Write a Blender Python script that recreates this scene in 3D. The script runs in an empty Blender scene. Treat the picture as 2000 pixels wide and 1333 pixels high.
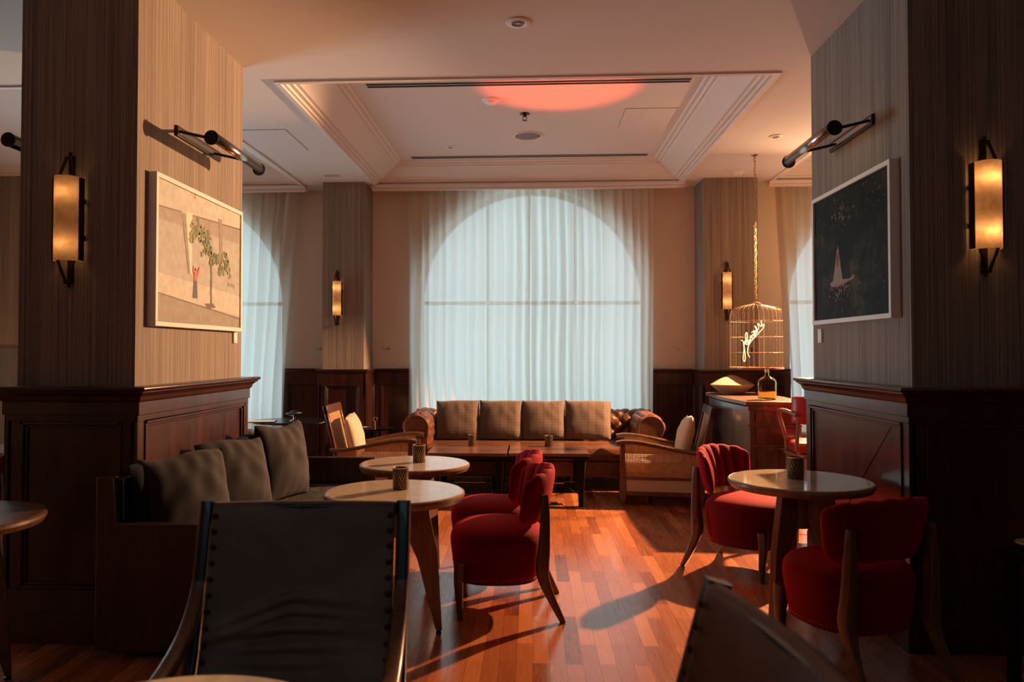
import bpy, math, random
from mathutils import Vector, Matrix
from math import sin, cos, pi, sqrt, radians as R
random.seed(7)
sc = bpy.context.scene
COL = sc.collection

# ------------------------------------------------------------------ camera
cam = bpy.data.cameras.new('camera'); co = bpy.data.objects.new('camera', cam); COL.objects.link(co)
cam.sensor_width = 36; cam.lens = 27.0; cam.clip_end = 200; cam.clip_start = 0.05
cam.shift_x = 0.0193; cam.shift_y = -0.0062
co.location = (0, 0, 1.4); co.rotation_euler = (R(90 + 1.3), 0, R(3.0))
cam.dof.use_dof = True; cam.dof.focus_distance = 6.0; cam.dof.aperture_fstop = 3.2
sc.camera = co
# ------------------------------------------------------------------ view
sc.view_settings.view_transform = 'Standard'; sc.view_settings.look = 'None'
sc.view_settings.gamma = 1; sc.view_settings.use_curve_mapping = False
sc.view_settings.exposure = 0.0
# ------------------------------------------------------------------ daylight outside the windows
w = bpy.data.worlds.new('world'); sc.world = w; w.use_nodes = True
nt = w.node_tree; bg = nt.nodes['Background']
tc = nt.nodes.new('ShaderNodeTexCoord'); sx = nt.nodes.new('ShaderNodeSeparateXYZ')
rp = nt.nodes.new('ShaderNodeValToRGB')
nt.links.new(tc.outputs['Generated'], sx.inputs[0]); nt.links.new(sx.outputs[2], rp.inputs[0])
rp.color_ramp.elements[0].position = 0.0; rp.color_ramp.elements[0].color = (.62, .83, .93, 1)
rp.color_ramp.elements[1].position = 0.5; rp.color_ramp.elements[1].color = (.64, .85, 1, 1)
nt.links.new(rp.outputs[0], bg.inputs[0]); bg.inputs[1].default_value = 2.1


def lamp(name, kind, loc, energy, color, target=None, **kw):
    l = bpy.data.lights.new(name, kind); l.energy = energy; l.color = color
    for k, v in kw.items():
        setattr(l, k, v)
    o = bpy.data.objects.new(name, l); COL.objects.link(o); o.location = loc
    if target is not None:
        o.rotation_euler = (Vector(target) - Vector(loc)).to_track_quat('-Z', 'Y').to_euler()
    return o


# warm spotlight standing in the right-hand bay behind the near pillar; long shadows run from it
WS = (3.05, 7.6, 2.55)
az, el = R(208), R(-31)
lamp('warm_spotlight', 'SPOT', WS, 2500, (1, .53, .26), (WS[0] + cos(az) * cos(el), WS[1] + sin(az) * cos(el), WS[2] + sin(el)),
     spot_size=R(84), spot_blend=.16, shadow_soft_size=.035)
lamp('warm_spill', 'SPOT', WS, 98, (1, .55, .28), (1.9, 5.5, 3.35), spot_size=R(110), spot_blend=1, shadow_soft_size=.035)
lamp('warm_glow', 'POINT', WS, 20, (1, .50, .22), shadow_soft_size=.035)
# unseen cool fill added beside the windowless left wall, aimed at the right pillar
lamp('cool_side_fill', 'AREA', (-6.3, 7.2, 1.25), 40, (.52, .86, 1), (1.79, 4.4, 2.5), shape='RECTANGLE', size=2.0, size_y=2.0, spread=R(85))
# unseen spot added in mid-air to throw the orange patch on the tray ceiling
lamp('orange_patch_spot', 'SPOT', (.22, 5.9, .9), 400, (1, .10, .035), (.22, 6.0, 3.5),
     spot_size=R(31), spot_blend=.55, shadow_soft_size=.05)
# dim cool fill added behind the camera to lift the dark pillar fronts
lamp('rear_cool_fill', 'AREA', (0, -2.2, 3.2), 14, (.52, .86, 1), (0, 1.5, 0), shape='RECTANGLE', size=5, size_y=1.2)


# ------------------------------------------------------------------ node helpers
class N:
    def __init__(s, name):
        s.m = bpy.data.materials.new(name); s.m.use_nodes = True; s.t = s.m.node_tree
        s.p = s.t.nodes['Principled BSDF']; s.out = s.t.nodes['Material Output']

    def n(s, typ, **kw):
        x = s.t.nodes.new(typ)
        for k, v in kw.items():
            setattr(x, k, v)
        return x

    def put(s, inp, v):
        if hasattr(v, 'is_linked') or isinstance(v, bpy.types.NodeSocket):
            s.t.links.new(v, inp)
        else:
            inp.default_value = v

    def M(s, op, a, b=0.0, c=0.0):
        x = s.n('ShaderNodeMath', operation=op)
        s.put(x.inputs[0], a); s.put(x.inputs[1], b); s.put(x.inputs[2], c)
        return x.outputs[0]

    def xyz(s, which='Object'):
        t = s.n('ShaderNodeTexCoord'); q = s.n('ShaderNodeSeparateXYZ'); s.t.links.new(t.outputs[which], q.inputs[0])
        return q.outputs[0], q.outputs[1], q.outputs[2]

    def vec(s, x, y, z):
        q = s.n('ShaderNodeCombineXYZ')
        s.put(q.inputs[0], x); s.put(q.inputs[1], y); s.put(q.inputs[2], z)
        return q.outputs[0]

    def noise(s, v=None, scale=5, detail=2, rough=.5, dist=0):
        q = s.n('ShaderNodeTexNoise')
        if v is None:
            t = s.n('ShaderNodeTexCoord'); v = t.outputs['Object']
        s.t.links.new(v, q.inputs['Vector'])
        q.inputs['Scale'].default_value = scale; q.inputs['Detail'].default_value = detail
        q.inputs['Roughness'].default_value = rough; q.inputs['Distortion'].default_value = dist
        return q.outputs['Fac']

    def ramp(s, f, *stops, interp='LINEAR'):
        q = s.n('ShaderNodeValToRGB'); s.t.links.new(f, q.inputs[0]); cr = q.color_ramp; cr.interpolation = interp
        while len(cr.elements) < len(stops):
            cr.elements.new(.5)
        for e, (p, c) in zip(cr.elements, stops):
            e.position = p; e.color = (*c, 1) if not isinstance(c, (int, float)) else (c, c, c, 1)
        return q.outputs[0]

    def mix(s, f, a, b):
        q = s.n('ShaderNodeMix', data_type='RGBA')
        s.put(q.inputs[0], f)
        s.put(q.inputs[6], a if not isinstance(a, tuple) else (*a, 1)); s.put(q.inputs[7], b if not isinstance(b, tuple) else (*b, 1))
        return q.outputs[2]

    def bump(s, h, strength=.3, dist=.002):
        q = s.n('ShaderNodeBump'); q.inputs['Strength'].default_value = strength; q.inputs['Distance'].default_value = dist
        s.t.links.new(h, q.inputs['Height']); s.t.links.new(q.outputs[0], s.p.inputs['Normal'])

    def set(s, col=None, rough=None, **kw):
        if col is not None:
            s.put(s.p.inputs['Base Color'], (*col, 1) if isinstance(col, tuple) else col)
        if rough is not None:
            s.put(s.p.inputs['Roughness'], rough)
        for k, v in kw.items():
            s.put(s.p.inputs[k.replace('_', ' ')], v)
        return s.m


def plain(name, col, rough=.5, bump=0, bscale=40, var=.0, **kw):
    q = N(name)
    f = q.noise(scale=bscale, detail=3)
    if var:
        c = q.ramp(f, (.3, tuple(x * (1 - var) for x in col)), (.7, tuple(min(1, x * (1 + var)) for x in col)))
        q.set(c, rough, **kw)
    else:
        q.set(col, rough, **kw)
    if bump:
        q.bump(f, bump, .002)
    return q.m


def wood(name, dark, light, rough=.3, axis='z', scale=1.0, coat=.3):
    q = N(name); x, y, z = q.xyz()
    s = {'z': (14, 14, 1.2), 'x': (1.2, 14, 14), 'y': (14, 1.2, 14)}[axis]
    v = q.vec(q.M('MULTIPLY', x, s[0] * scale), q.M('MULTIPLY', y, s[1] * scale), q.M('MULTIPLY', z, s[2] * scale))
    f = q.noise(v, 1.3, 5, .6, 1.2)
    g = q.noise(v, 6, 3, .6)
    h = q.M('ADD', q.M('MULTIPLY', f, .75), q.M('MULTIPLY', g, .25))
    q.set(q.ramp(h, (.33, dark), (.66, light)), q.ramp(g, (.3, max(.02, rough - .03)), (.7, rough + .04)))
    q.p.inputs['Coat Weight'].default_value = coat; q.p.inputs['Coat Roughness'].default_value = .12
    return q.m


def wallpaper():
    q = N('striped_wallpaper'); x, y, z = q.xyz()
    u = q.M('ADD', x, y)
    v = q.vec(q.M('MULTIPLY', u, 75), 0, q.M('MULTIPLY', z, .55))
    v2 = q.vec(q.M('MULTIPLY', u, 240), 0, q.M('MULTIPLY', z, 2.0))
    v3 = q.vec(q.M('MULTIPLY', u, 9), 0, q.M('MULTIPLY', z, .1))
    a = q.noise(v, 1, 2, .5); b = q.noise(v2, 1, 2, .5); c = q.noise(v3, 1, 1)
    h = q.M('ADD', q.M('MULTIPLY', a, .45), q.M('ADD', q.M('MULTIPLY', b, .35), q.M('MULTIPLY', c, .20)))
    ln = q.M('ABSOLUTE', q.M('SUBTRACT', q.M('FRACT', q.M('ADD', q.M('MULTIPLY', u, 88), q.M('MULTIPLY', a, 1.6))), .5))   # 0.5 = on a dark thread
    th = q.M('MULTIPLY', q.M('MAXIMUM', q.M('SUBTRACT', ln, .30), 0), 5.0)
    base = q.ramp(h, (.36, (.15, .118, .095)), (.47, (.255, .20, .158)), (.60, (.35, .285, .225)))
    q.set(q.mix(q.M('MULTIPLY', th, .75), base, (.085, .066, .055)), .75)
    h = q.M('SUBTRACT', h, th)
    q.bump(h, .5, .004)
    return q.m


def floor_mat():
    q = N('floor_planks'); x, y, z = q.xyz()
    v = q.vec(y, x, 0)
    b = q.n('ShaderNodeTexBrick'); q.t.links.new(v, b.inputs['Vector'])
    b.offset = .37; b.offset_frequency = 2; b.squash = 1
    b.inputs['Scale'].default_value = 1; b.inputs['Brick Width'].default_value = .62
    b.inputs['Row Height'].default_value = .075; b.inputs['Mortar Size'].default_value = .0008
    b.inputs['Color1'].default_value = (0, 0, 0, 1); b.inputs['Color2'].default_value = (1, 1, 1, 1); b.inputs['Mortar'].default_value = (.1, .1, .1, 1)
    r = q.n('ShaderNodeRGBToBW'); q.t.links.new(b.outputs['Color'], r.inputs[0])
    g = q.noise(q.vec(q.M('MULTIPLY', x, 38), q.M('ADD', q.M('MULTIPLY', y, 2.2), q.M('MULTIPLY', r.outputs[0], 31)), 0), 1.3, 5, .6, 1.4)
    h = q.M('ADD', q.M('MULTIPLY', r.outputs[0], .62), q.M('MULTIPLY', g, .30))
    col = q.ramp(h, (.10, (.13, .036, .016)), (.22, (.30, .085, .03)), (.60, (.45, .145, .05)), (.88, (.60, .23, .09)))
    col = q.mix(q.M('MULTIPLY', b.outputs['Fac'], .8), col, (.03, .01, .006))
    q.set(col, q.ramp(g, (.3, .2), (.75, .34)))
    q.p.inputs['Coat Weight'].default_value = .5; q.p.inputs['Coat Roughness'].default_value = .16
    q.bump(q.M('SUBTRACT', g, b.outputs['Fac']), .12, .0012)
    return q.m


def curtain_mat(name, col, transp=.16):
    q = N(name); q.t.nodes.remove(q.p)
    x, y, z = q.xyz()
    n1 = q.noise(q.vec(q.M('MULTIPLY', x, 300), 0, q.M('MULTIPLY', z, 300)), 1, 2)
    c = q.ramp(n1, (.3, tuple(k * .9 for k in col)), (.7, col))
    d = q.n('ShaderNodeBsdfDiffuse'); tl = q.n('ShaderNodeBsdfTranslucent'); tr = q.n('ShaderNodeBsdfTransparent')
    q.t.links.new(c, d.inputs[0]); q.t.links.new(c, tl.inputs[0])
    m1 = q.n('ShaderNodeMixShader'); m1.inputs[0].default_value = .52
    q.t.links.new(d.outputs[0], m1.inputs[1]); q.t.links.new(tl.outputs[0], m1.inputs[2])
    m2 = q.n('ShaderNodeMixShader'); m2.inputs[0].default_value = transp
    q.t.links.new(m1.outputs[0], m2.inputs[1]); q.t.links.new(tr.outputs[0], m2.inputs[2])
    q.t.links.new(m2.outputs[0], q.out.inputs[0])
    return q.m


def velvet(name, col):
    q = N(name); f = q.noise(scale=160, detail=2); g = q.noise(scale=9, detail=3)
    # pile: dark looking straight into it, full colour at grazing angles, as velvet does from every side
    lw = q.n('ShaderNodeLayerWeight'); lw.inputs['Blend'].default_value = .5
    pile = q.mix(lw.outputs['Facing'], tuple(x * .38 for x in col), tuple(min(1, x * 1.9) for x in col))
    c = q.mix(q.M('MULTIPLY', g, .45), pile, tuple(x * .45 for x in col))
    q.set(c, .85, Sheen_Weight=.10, Sheen_Roughness=.35)
    q.p.inputs['Sheen Tint'].default_value = (min(1, col[0] * 2.2), col[1] * 3, col[2] * 3, 1)
    q.p.inputs['Specular IOR Level'].default_value = .15
    q.bump(f, .2, .001)
    return q.m


def leather(name, dark, light, rough=.38, wr=9, spec=.5):
    q = N(name); a = q.noise(scale=wr, detail=4, rough=.6); b = q.n('ShaderNodeTexVoronoi')
    t = q.n('ShaderNodeTexCoord'); q.t.links.new(t.outputs['Object'], b.inputs['Vector']); b.inputs['Scale'].default_value = 260
    q.set(q.ramp(a, (.3, dark), (.72, light)), q.ramp(a, (.3, rough + .08), (.7, rough - .06)))
    q.p.inputs['Specular IOR Level'].default_value = spec
    q.bump(q.M('ADD', q.M('MULTIPLY', b.outputs['Distance'], .15), a), .25, .004)
    return q.m


def cane_mat():
    q = N('woven_cane'); x, y, z = q.xyz()
    u = q.M('MULTIPLY', q.M('ADD', x, y), 72); v = q.M('MULTIPLY', z, 72)
    def band(a, wd):
        f = q.M('FRACT', a); return q.M('GREATER_THAN', q.M('ABSOLUTE', q.M('SUBTRACT', f, .5)), wd)
    s = q.M('MAXIMUM', band(u, .27), band(v, .27))
    f = q.noise(scale=30)
    q.set(q.ramp(f, (.3, (.42, .21, .08)), (.7, (.62, .36, .16))), .5)
    q.p.inputs['Alpha'].default_value = 1; q.t.links.new(s, q.p.inputs['Alpha'])
    return q.m


def candle_mat():
    q = N('patterned_gunmetal'); x, y, z = q.xyz()
    a = q.M('MULTIPLY', q.M('ARCTAN2', y, x), 9 / (2 * pi) * 1.0)
    tri = q.M('MULTIPLY', q.M('ABSOLUTE', q.M('SUBTRACT', q.M('FRACT', a), .5)), 2)
    v = q.M('FRACT', q.M('MULTIPLY', z, 28))
    l1 = q.M('LESS_THAN', q.M('ABSOLUTE', q.M('SUBTRACT', tri, v)), .07)
    l2 = q.M('LESS_THAN', q.M('ABSOLUTE', q.M('SUBTRACT', tri, q.M('SUBTRACT', 1, v))), .04)
    l = q.M('MAXIMUM', l1, l2)
    q.set(q.mix(l, (.012, .011, .012), (.55, .33, .14)), q.M('SUBTRACT', .5, q.M('MULTIPLY', l, .2)), Metallic=q.M('MULTIPLY', l, .9))
    q.bump(l, .5, .001)
    return q.m


def marble(name, a, b, rough=.1):
    q = N(name); f = q.noise(scale=5, detail=6, rough=.65, dist=1.5); g = q.noise(scale=38, detail=4, rough=.7)
    q.set(q.ramp(q.M('ADD', q.M('MULTIPLY', f, .6), q.M('MULTIPLY', g, .4)), (.35, a), (.65, b)), rough)
    q.p.inputs['Coat Weight'].default_value = .3; q.p.inputs['Coat Roughness'].default_value = .05
    return q.m


def kilim():
    q = N('striped_tribal_weave'); x, y, z = q.xyz()
    u = q.M('MULTIPLY', x, 13.0)
    st = q.n('ShaderNodeTexWhiteNoise', noise_dimensions='1D'); q.t.links.new(q.M('FLOOR', u), st.inputs['W'])
    fr = q.M('FRACT', u)
    zz = q.M('ABSOLUTE', q.M('SUBTRACT', q.M('FRACT', q.M('MULTIPLY', x, 52)), .5))
    pat = q.M('FRACT', q.M('ADD', q.M('MULTIPLY', z, 32), q.M('MULTIPLY', zz, 1.6)))
    p1 = q.M('GREATER_THAN', pat, .5)
    edge = q.M('LESS_THAN', fr, .08)
    n1 = q.noise(scale=120, detail=3)
    c1 = q.mix(p1, (.035, .018, .012), (.13, .092, .066))
    c2 = q.mix(p1, (.075, .042, .03), (.165, .118, .084))
    c = q.mix(q.M('GREATER_THAN', st.outputs[0], .5), c1, c2)
    c = q.mix(edge, c, (.035, .02, .015)); c = q.mix(q.M('MULTIPLY', n1, .5), c, (.12, .07, .05))
    q.set(c, .85, Sheen_Weight=.2); q.bump(n1, .4, .002)
    return q.m


MT = dict(
    paper=wallpaper(), floor=floor_mat(),
    plaster=plain('cream_plaster', (.70, .61, .51), .8, .05, 60, .03),
    ceil=plain('white_ceiling_paint', (.74, .70, .66), .8, .03, 50),
    trim=plain('white_moulding_paint', (.78, .74, .69), .55),
    darkwall=plain('dark_back_wall', (.10, .085, .075), .8, .03, 50),
    dado=wood('mahogany_panelling', (.016, .0055, .0045), (.066, .016, .0095), .31, 'z', .4, .30),
    bench=wood('rosewood', (.010, .0045, .0035), (.065, .018, .009), .30, 'z', .8, .35),
    walnut=wood('walnut', (.05, .022, .011), (.16, .075, .035), .35, 'z', 1.4, .2),
    oak=wood('warm_oak', (.15, .065, .026), (.30, .14, .06), .38, 'z', 1.6, .15),
    chairwood=wood('honey_brown_wood', (.060, .022, .010), (.15, .056, .024), .30, 'z', 1.5, .35),
    tabletopwood=wood('coffee_table_top', (.10, .036, .016), (.26, .10, .042), .24, 'x', .5, .35),
    cabinet=wood('cabinet_mahogany', (.035, .012, .008), (.12, .04, .02), .3, 'z', 1, .4),
    cabside=wood('grey_brown_veneer', (.05, .04, .034), (.13, .10, .08), .33, 'z', .8, .5),
    blackwood=plain('ebonised_wood', (.006, .0055, .006), .3, 0, 40, 0, Coat_Weight=.3),
    red=velvet('crimson_velvet', (.27, .003, .0075)),
    sofa=leather('cognac_leather', (.085, .029, .012), (.19, .073, .031), .34, 14),
    dleather=leather('dark_olive_brown_leather', (.085, .070, .058), (.150, .122, .098), .40, 7, .35),
    bleather=leather('chestnut_leather', (.085, .038, .024), (.15, .070, .044), .46, 7, .25),
    redleather=leather('red_leather', (.30, .012, .012), (.42, .02, .02), .35),
    taupe=velvet('taupe_velvet', (.056, .050, .053)),
    navy=velvet('dark_navy_velvet', (.010, .014, .024)),
    linen=plain('oatmeal_linen', (.62, .46, .31), .9, .4, 180, .08, Sheen_Weight=.2),
    chairlinen=plain('cream_upholstery', (.50, .38, .27), .9, .3, 150, .06),
    kilim=kilim(), cane=cane_mat(), candle=candle_mat(),
    marble=marble('cream_marble', (.50, .38, .26), (.68, .56, .42)),
    sheer=curtain_mat('sheer_white_linen', (.85, .80, .70), .13),
    bronze=plain('dark_bronze', (.045, .032, .022), .38, 0, 40, 0, Metallic=.85),
    ebony=plain('matt_black_stain', (.005, .005, .006), .6, 0, 40, 0, Specular_IOR_Level=.12),
    black=plain('black_metal', (.012, .012, .013), .4, 0, 40, 0, Metallic=.5),
    chrome=plain('polished_nickel', (.42, .38, .34), .18, 0, 40, 0, Metallic=1.0),
    cagewire=plain('pale_brass_wire', (.36, .25, .14), .35, 0, 40, 0, Metallic=.6),
    brass=plain('aged_brass', (.55, .36, .16), .3, 0, 40, 0, Metallic=1.0),
    white=plain('white_lacquer', (.78, .74, .68), .4),
    plastic=plain('white_plastic', (.82, .79, .74), .45),
    grille=plain('grey_speaker_cloth', (.27, .25, .25), .8, .4, 900),
    slot=plain('black_slot', (.01, .01, .01), .9),
    stone=plain('rough_tan_stone', (.42, .27, .16), .85, .5, 50, .12),
)


def glass(name, col, rough=.02, ior=1.45):
    q = N(name); q.set(col, rough, Transmission_Weight=1.0, IOR=ior); return q.m


MT['amber'] = glass('olive_amber_glass', (.86, .76, .36), .02, 1.15)
MT['lens'] = glass('lamp_glass', (.9, .95, .95), .1)


def emis(name, col, s):
    q = N(name); q.set((.8, .7, .5), .4); q.p.inputs['Emission Color'].default_value = (*col, 1); q.p.inputs['Emission Strength'].default_value = s
    return q.m


MT['neon'] = emis('neon_tube', (1, .62, .26), 3.2)
MT['bulb'] = emis('warm_bulb', (1, .55, .2), 12.0)


def pane():
    q = N('window_pane'); q.t.nodes.remove(q.p)
    a = q.n('ShaderNodeBsdfTransparent'); a.inputs[0].default_value = (.95, .98, .97, 1)
    b = q.n('ShaderNodeBsdfGlossy'); b.inputs['Roughness'].default_value = .02
    m = q.n('ShaderNodeMixShader'); m.inputs[0].default_value = .05
    q.t.links.new(a.outputs[0], m.inputs[1]); q.t.links.new(b.outputs[0], m.inputs[2]); q.t.links.new(m.outputs[0], q.out.inputs[0])
    return q.m


MT['pane'] = pane()


def alabaster():
    q = N('alabaster_shade'); q.t.nodes.remove(q.p)
    f = q.noise(scale=14, detail=4, dist=1.5)
    c = q.ramp(f, (.3, (.78, .50, .28)), (.7, (.95, .76, .52)))
    d = q.n('ShaderNodeBsdfDiffuse'); tl = q.n('ShaderNodeBsdfTranslucent')
    q.t.links.new(c, d.inputs[0]); q.t.links.new(c, tl.inputs[0])
    m = q.n('ShaderNodeMixShader'); m.inputs[0].default_value = .5
    q.t.links.new(d.outputs[0], m.inputs[1]); q.t.links.new(tl.outputs[0], m.inputs[2]); q.t.links.new(m.outputs[0], q.out.inputs[0])
    return q.m


MT['alabaster'] = alabaster()


# ------------------------------------------------------------------ mesh builder
class MB:
    def __init__(s):
        s.v = []; s.f = []; s.mi = []; s.cur = 0

    def add(s, vs, fs):
        o = len(s.v); s.v += [tuple(x) for x in vs]
        for f in fs:
            s.f.append(tuple(o + i for i in f)); s.mi.append(s.cur)
        return s

    def box(s, a, b):
        x0, y0, z0 = a; x1, y1, z1 = b
        return s.add([(x0, y0, z0), (x1, y0, z0), (x1, y1, z0), (x0, y1, z0), (x0, y0, z1), (x1, y0, z1), (x1, y1, z1), (x0, y1, z1)],
                     [(0, 3, 2, 1), (4, 5, 6, 7), (0, 1, 5, 4), (1, 2, 6, 5), (2, 3, 7, 6), (3, 0, 4, 7)])

    def prism(s, poly, d0, d1, plane='xz'):
        """poly of (a,b) in plane, extruded along the third axis"""
        def P(a, b, d):
            return {'xz': (a, d, b), 'yz': (d, a, b), 'xy': (a, b, d)}[plane]
        n = len(poly)
        vs = [P(a, b, d0) for a, b in poly] + [P(a, b, d1) for a, b in poly]
        fs = [tuple(range(n)), tuple(range(2 * n - 1, n - 1, -1))]
        fs += [(i, i + n, (i + 1) % n + n, (i + 1) % n) for i in range(n)]
        return s.add(vs, fs)

    def grid(s, fn, nu, nv, cu=False, cv=False):
        vs = []
        for i in range(nu + (0 if cu else 1)):
            for j in range(nv + (0 if cv else 1)):
                vs.append(fn(i / nu, j / nv))
        W = nv if cv else nv + 1; H = nu if cu else nu + 1
        fs = []
        for i in range(nu):
            for j in range(nv):
                a = i; b = (i + 1) % H; c = j; d = (j + 1) % W
                fs.append((a * W + c, b * W + c, b * W + d, a * W + d))
        return s.add(vs, fs)

    def lathe(s, prof, seg=32, c=(0, 0, 0), close=True):
        n = len(prof); vs = []
        for k in range(seg):
            t = 2 * pi * k / seg
            for r, z in prof:
                vs.append((c[0] + r * cos(t), c[1] + r * sin(t), c[2] + z))
        fs = []
        for k in range(seg):
            k2 = (k + 1) % seg
            for j in range(n - 1):
                fs.append((k * n + j, k2 * n + j, k2 * n + j + 1, k * n + j + 1))
        if close:
            if prof[0][0] > 1e-4:
                fs.append(tuple(k * n for k in range(seg - 1, -1, -1)))
            if prof[-1][0] > 1e-4:
                fs.append(tuple(k * n + n - 1 for k in range(seg)))
        return s.add(vs, fs)

    def tube(s, pts, r, seg=8, closed=False, flat=None, up=(0, 0, 1)):
        """round tube; flat=(a,b): half sizes of an oval / bar section along side and up axes. r may be a list"""
        P = [Vector(p) for p in pts]; n = len(P); rs = r if isinstance(r, (list, tuple)) else [r] * n
        vs = []; prev = None
        for i in range(n):
            if closed:
                t = P[(i + 1) % n] - P[i - 1]
            else:
                t = P[min(i + 1, n - 1)] - P[max(i - 1, 0)]
            t.normalize()
            if flat:
                side = t.cross(Vector(up))
                if side.length < 1e-4:
                    side = Vector((1, 0, 0))
                side.normalize(); nn = side.cross(t)
            else:
                if prev is None:
                    a = Vector((0, 0, 1)) if abs(t.z) < .9 else Vector((1, 0, 0))
                    side = t.cross(a).normalized()
                else:
                    side = (prev - t * prev.dot(t)).normalized()
                prev = side; nn = side.cross(t)
            for k in range(seg):
                th = 2 * pi * (k + .5) / seg
                if flat:
                    ca, sa = cos(th), sin(th)
                    e = .45
                    ca = math.copysign(abs(ca) ** e, ca); sa = math.copysign(abs(sa) ** e, sa)
                    vs.append(P[i] + side * (flat[0] * rs[i] * ca) + nn * (flat[1] * rs[i] * sa))
                else:
                    vs.append(P[i] + side * (rs[i] * cos(th)) + nn * (rs[i] * sin(th)))
        fs = []
        m = n if closed else n - 1
        for i in range(m):
            for k in range(seg):
                a = i * seg + k; b = i * seg + (k + 1) % seg; j = (i + 1) % n
                fs.append((a, b, j * seg + (k + 1) % seg, j * seg + k))
        if not closed:
            fs.append(tuple(range(seg - 1, -1, -1))); fs.append(tuple((n - 1) * seg + k for k in range(seg)))
        return s.add(vs, fs)

    def sphere(s, c, r, nu=12, nv=8, sc3=(1, 1, 1)):
        def f(u, v):
            a = 2 * pi * u; b = pi * (v - .5)
            return (c[0] + r * sc3[0] * cos(a) * cos(b), c[1] + r * sc3[1] * sin(a) * cos(b), c[2] + r * sc3[2] * sin(b))
        return s.grid(f, nu, nv, cu=True)

    def build(s, name, mats, parent=None, smooth=.6, bevel=0, loc=None, rot=None, seg=2):
        me = bpy.data.meshes.new(name); me.from_pydata(s.v, [], s.f)
        if not isinstance(mats, (list, tuple)):
            mats = [mats]
        for m in mats:
            me.materials.append(MT[m] if isinstance(m, str) else m)
        if len(mats) > 1:
            me.polygons.foreach_set('material_index', s.mi)
        import bmesh
        bm = bmesh.new(); bm.from_mesh(me)
        bmesh.ops.remove_doubles(bm, verts=bm.verts, dist=1e-6)
        bmesh.ops.recalc_face_normals(bm, faces=bm.faces); bm.to_mesh(me); bm.free()
        me.update()
        if smooth:
            me.shade_smooth(); me.set_sharp_from_angle(angle=smooth)
        o = bpy.data.objects.new(name, me); COL.objects.link(o)
        if parent is not None:
            o.parent = parent
        if loc:
            o.location = loc
        if rot:
            o.rotation_euler = rot
        if bevel:
            b = o.modifiers.new('bevel', 'BEVEL'); b.width = bevel; b.segments = seg; b.limit_method = 'ANGLE'; b.angle_limit = R(40)
        return o


def tag(o, label=None, cat=None, group=None, kind=None):
    if label: o['label'] = label
    if cat: o['category'] = cat
    if group: o['group'] = group
    if kind: o['kind'] = kind
    return o


def thing(name, label, cat, loc, rz=0, group=None, rot=None):
    o = bpy.data.objects.new(name, None); COL.objects.link(o); o.location = loc
    o.rotation_euler = rot or (0, 0, rz); o.empty_display_size = .1
    return tag(o, label, cat, group)


def struct(name, mb, m, **kw):
    return tag(mb.build(name, m, **kw), kind='structure')


def copy_tree(o, label=None, loc=None, rz=None, parent=None, group=None):
    c = o.copy(); COL.objects.link(c)
    if parent is not None: c.parent = parent
    if label: c['label'] = label
    if group: c['group'] = group
    if loc is not None: c.location = loc
    if rz is not None: c.rotation_euler = (0, 0, rz)
    for ch in o.children:
        copy_tree(ch, parent=c)
    return c


def smoothpts(pts, n=8, closed=False):
    """Catmull-Rom through pts"""
    P = [Vector(p) if len(p) == 3 else Vector((p[0], p[1], 0)) for p in pts]; out = []
    m = len(P)
    rng = m if closed else m - 1
    for i in range(rng):
        if closed:
            a, b, c, d = P[i - 1], P[i], P[(i + 1) % m], P[(i + 2) % m]
        else:
            a, b, c, d = P[max(i - 1, 0)], P[i], P[i + 1], P[min(i + 2, m - 1)]
        for k in range(n):
            t = k / n
            out.append(.5 * ((2 * b) + (c - a) * t + (2 * a - 5 * b + 4 * c - d) * t * t + (-a + 3 * b - 3 * c + d) * t ** 3))
    if not closed:
        out.append(P[-1])
    return [tuple(q) for q in out]


# ================================================================== ROOM
H = 3.3; YB = 8.9; YF = -4.0; XL = -6.6; XR = 6.6; YT = 5.3
struct('floor', MB().box((XL, YF, -.1), (XR, YB + .5, 0)), 'floor')
# ceiling: lower soffits as solid slabs, three trays between them
ZT = 3.5
c = MB().box((XL, YF, H), (XR, YT, 3.7))
c.box((-2.64, YT, H), (-1.76, YB, 3.7)).box((1.64, YT, H), (2.67, YB, 3.7))
c.box((XL, 8.62, H), (-2.64, YB, 3.7)).box((-1.76, 8.62, H), (1.64, YB, 3.7)).box((2.67, 8.62, H), (XR, YB, 3.7))
c.box((XL, YT, ZT), (-2.64, 8.62, 3.7)).box((-1.76, YT, ZT), (1.64, 8.62, 3.7)).box((2.67, YT, ZT), (XR, 8.62, 3.7))
struct('ceiling', c, 'ceil', smooth=0)


def tray(name, x0, x1, y0, y1):
    prof = [(-.05, 3.3), (-.05, 3.288), (-.012, 3.288), (-.008, 3.300), (.012, 3.302), (.018, 3.318), (.045, 3.322), (.05, 3.338), (.075, 3.342), (.085, 3.352),
            (.12, 3.375), (.17, 3.408), (.22, 3.438), (.245, 3.450), (.25, 3.462), (.275, 3.466), (.285, 3.482), (.315, 3.486), (.325, 3.5)]
    m = MB(); vs = []
    for i, z in prof:
        vs += [(x0 + i, y0 + i, z), (x1 - i, y0 + i, z), (x1 - i, y1 - i, z), (x0 + i, y1 - i, z)]
    fs = []
    for k in range(len(prof) - 1):
        for j in range(4):
            fs.append((k * 4 + j, k * 4 + (j + 1) % 4, k * 4 + 4 + (j + 1) % 4, k * 4 + 4 + j))
    m.add(vs, fs)
    struct(name, m, 'trim', smooth=.35)


tray('trim_1', -1.76, 1.64, YT, 8.62); tray('trim_2', XL - .6, -2.64, YT, 8.62); tray('trim_3', 2.67, XR + .6, YT, 8.62)
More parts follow.
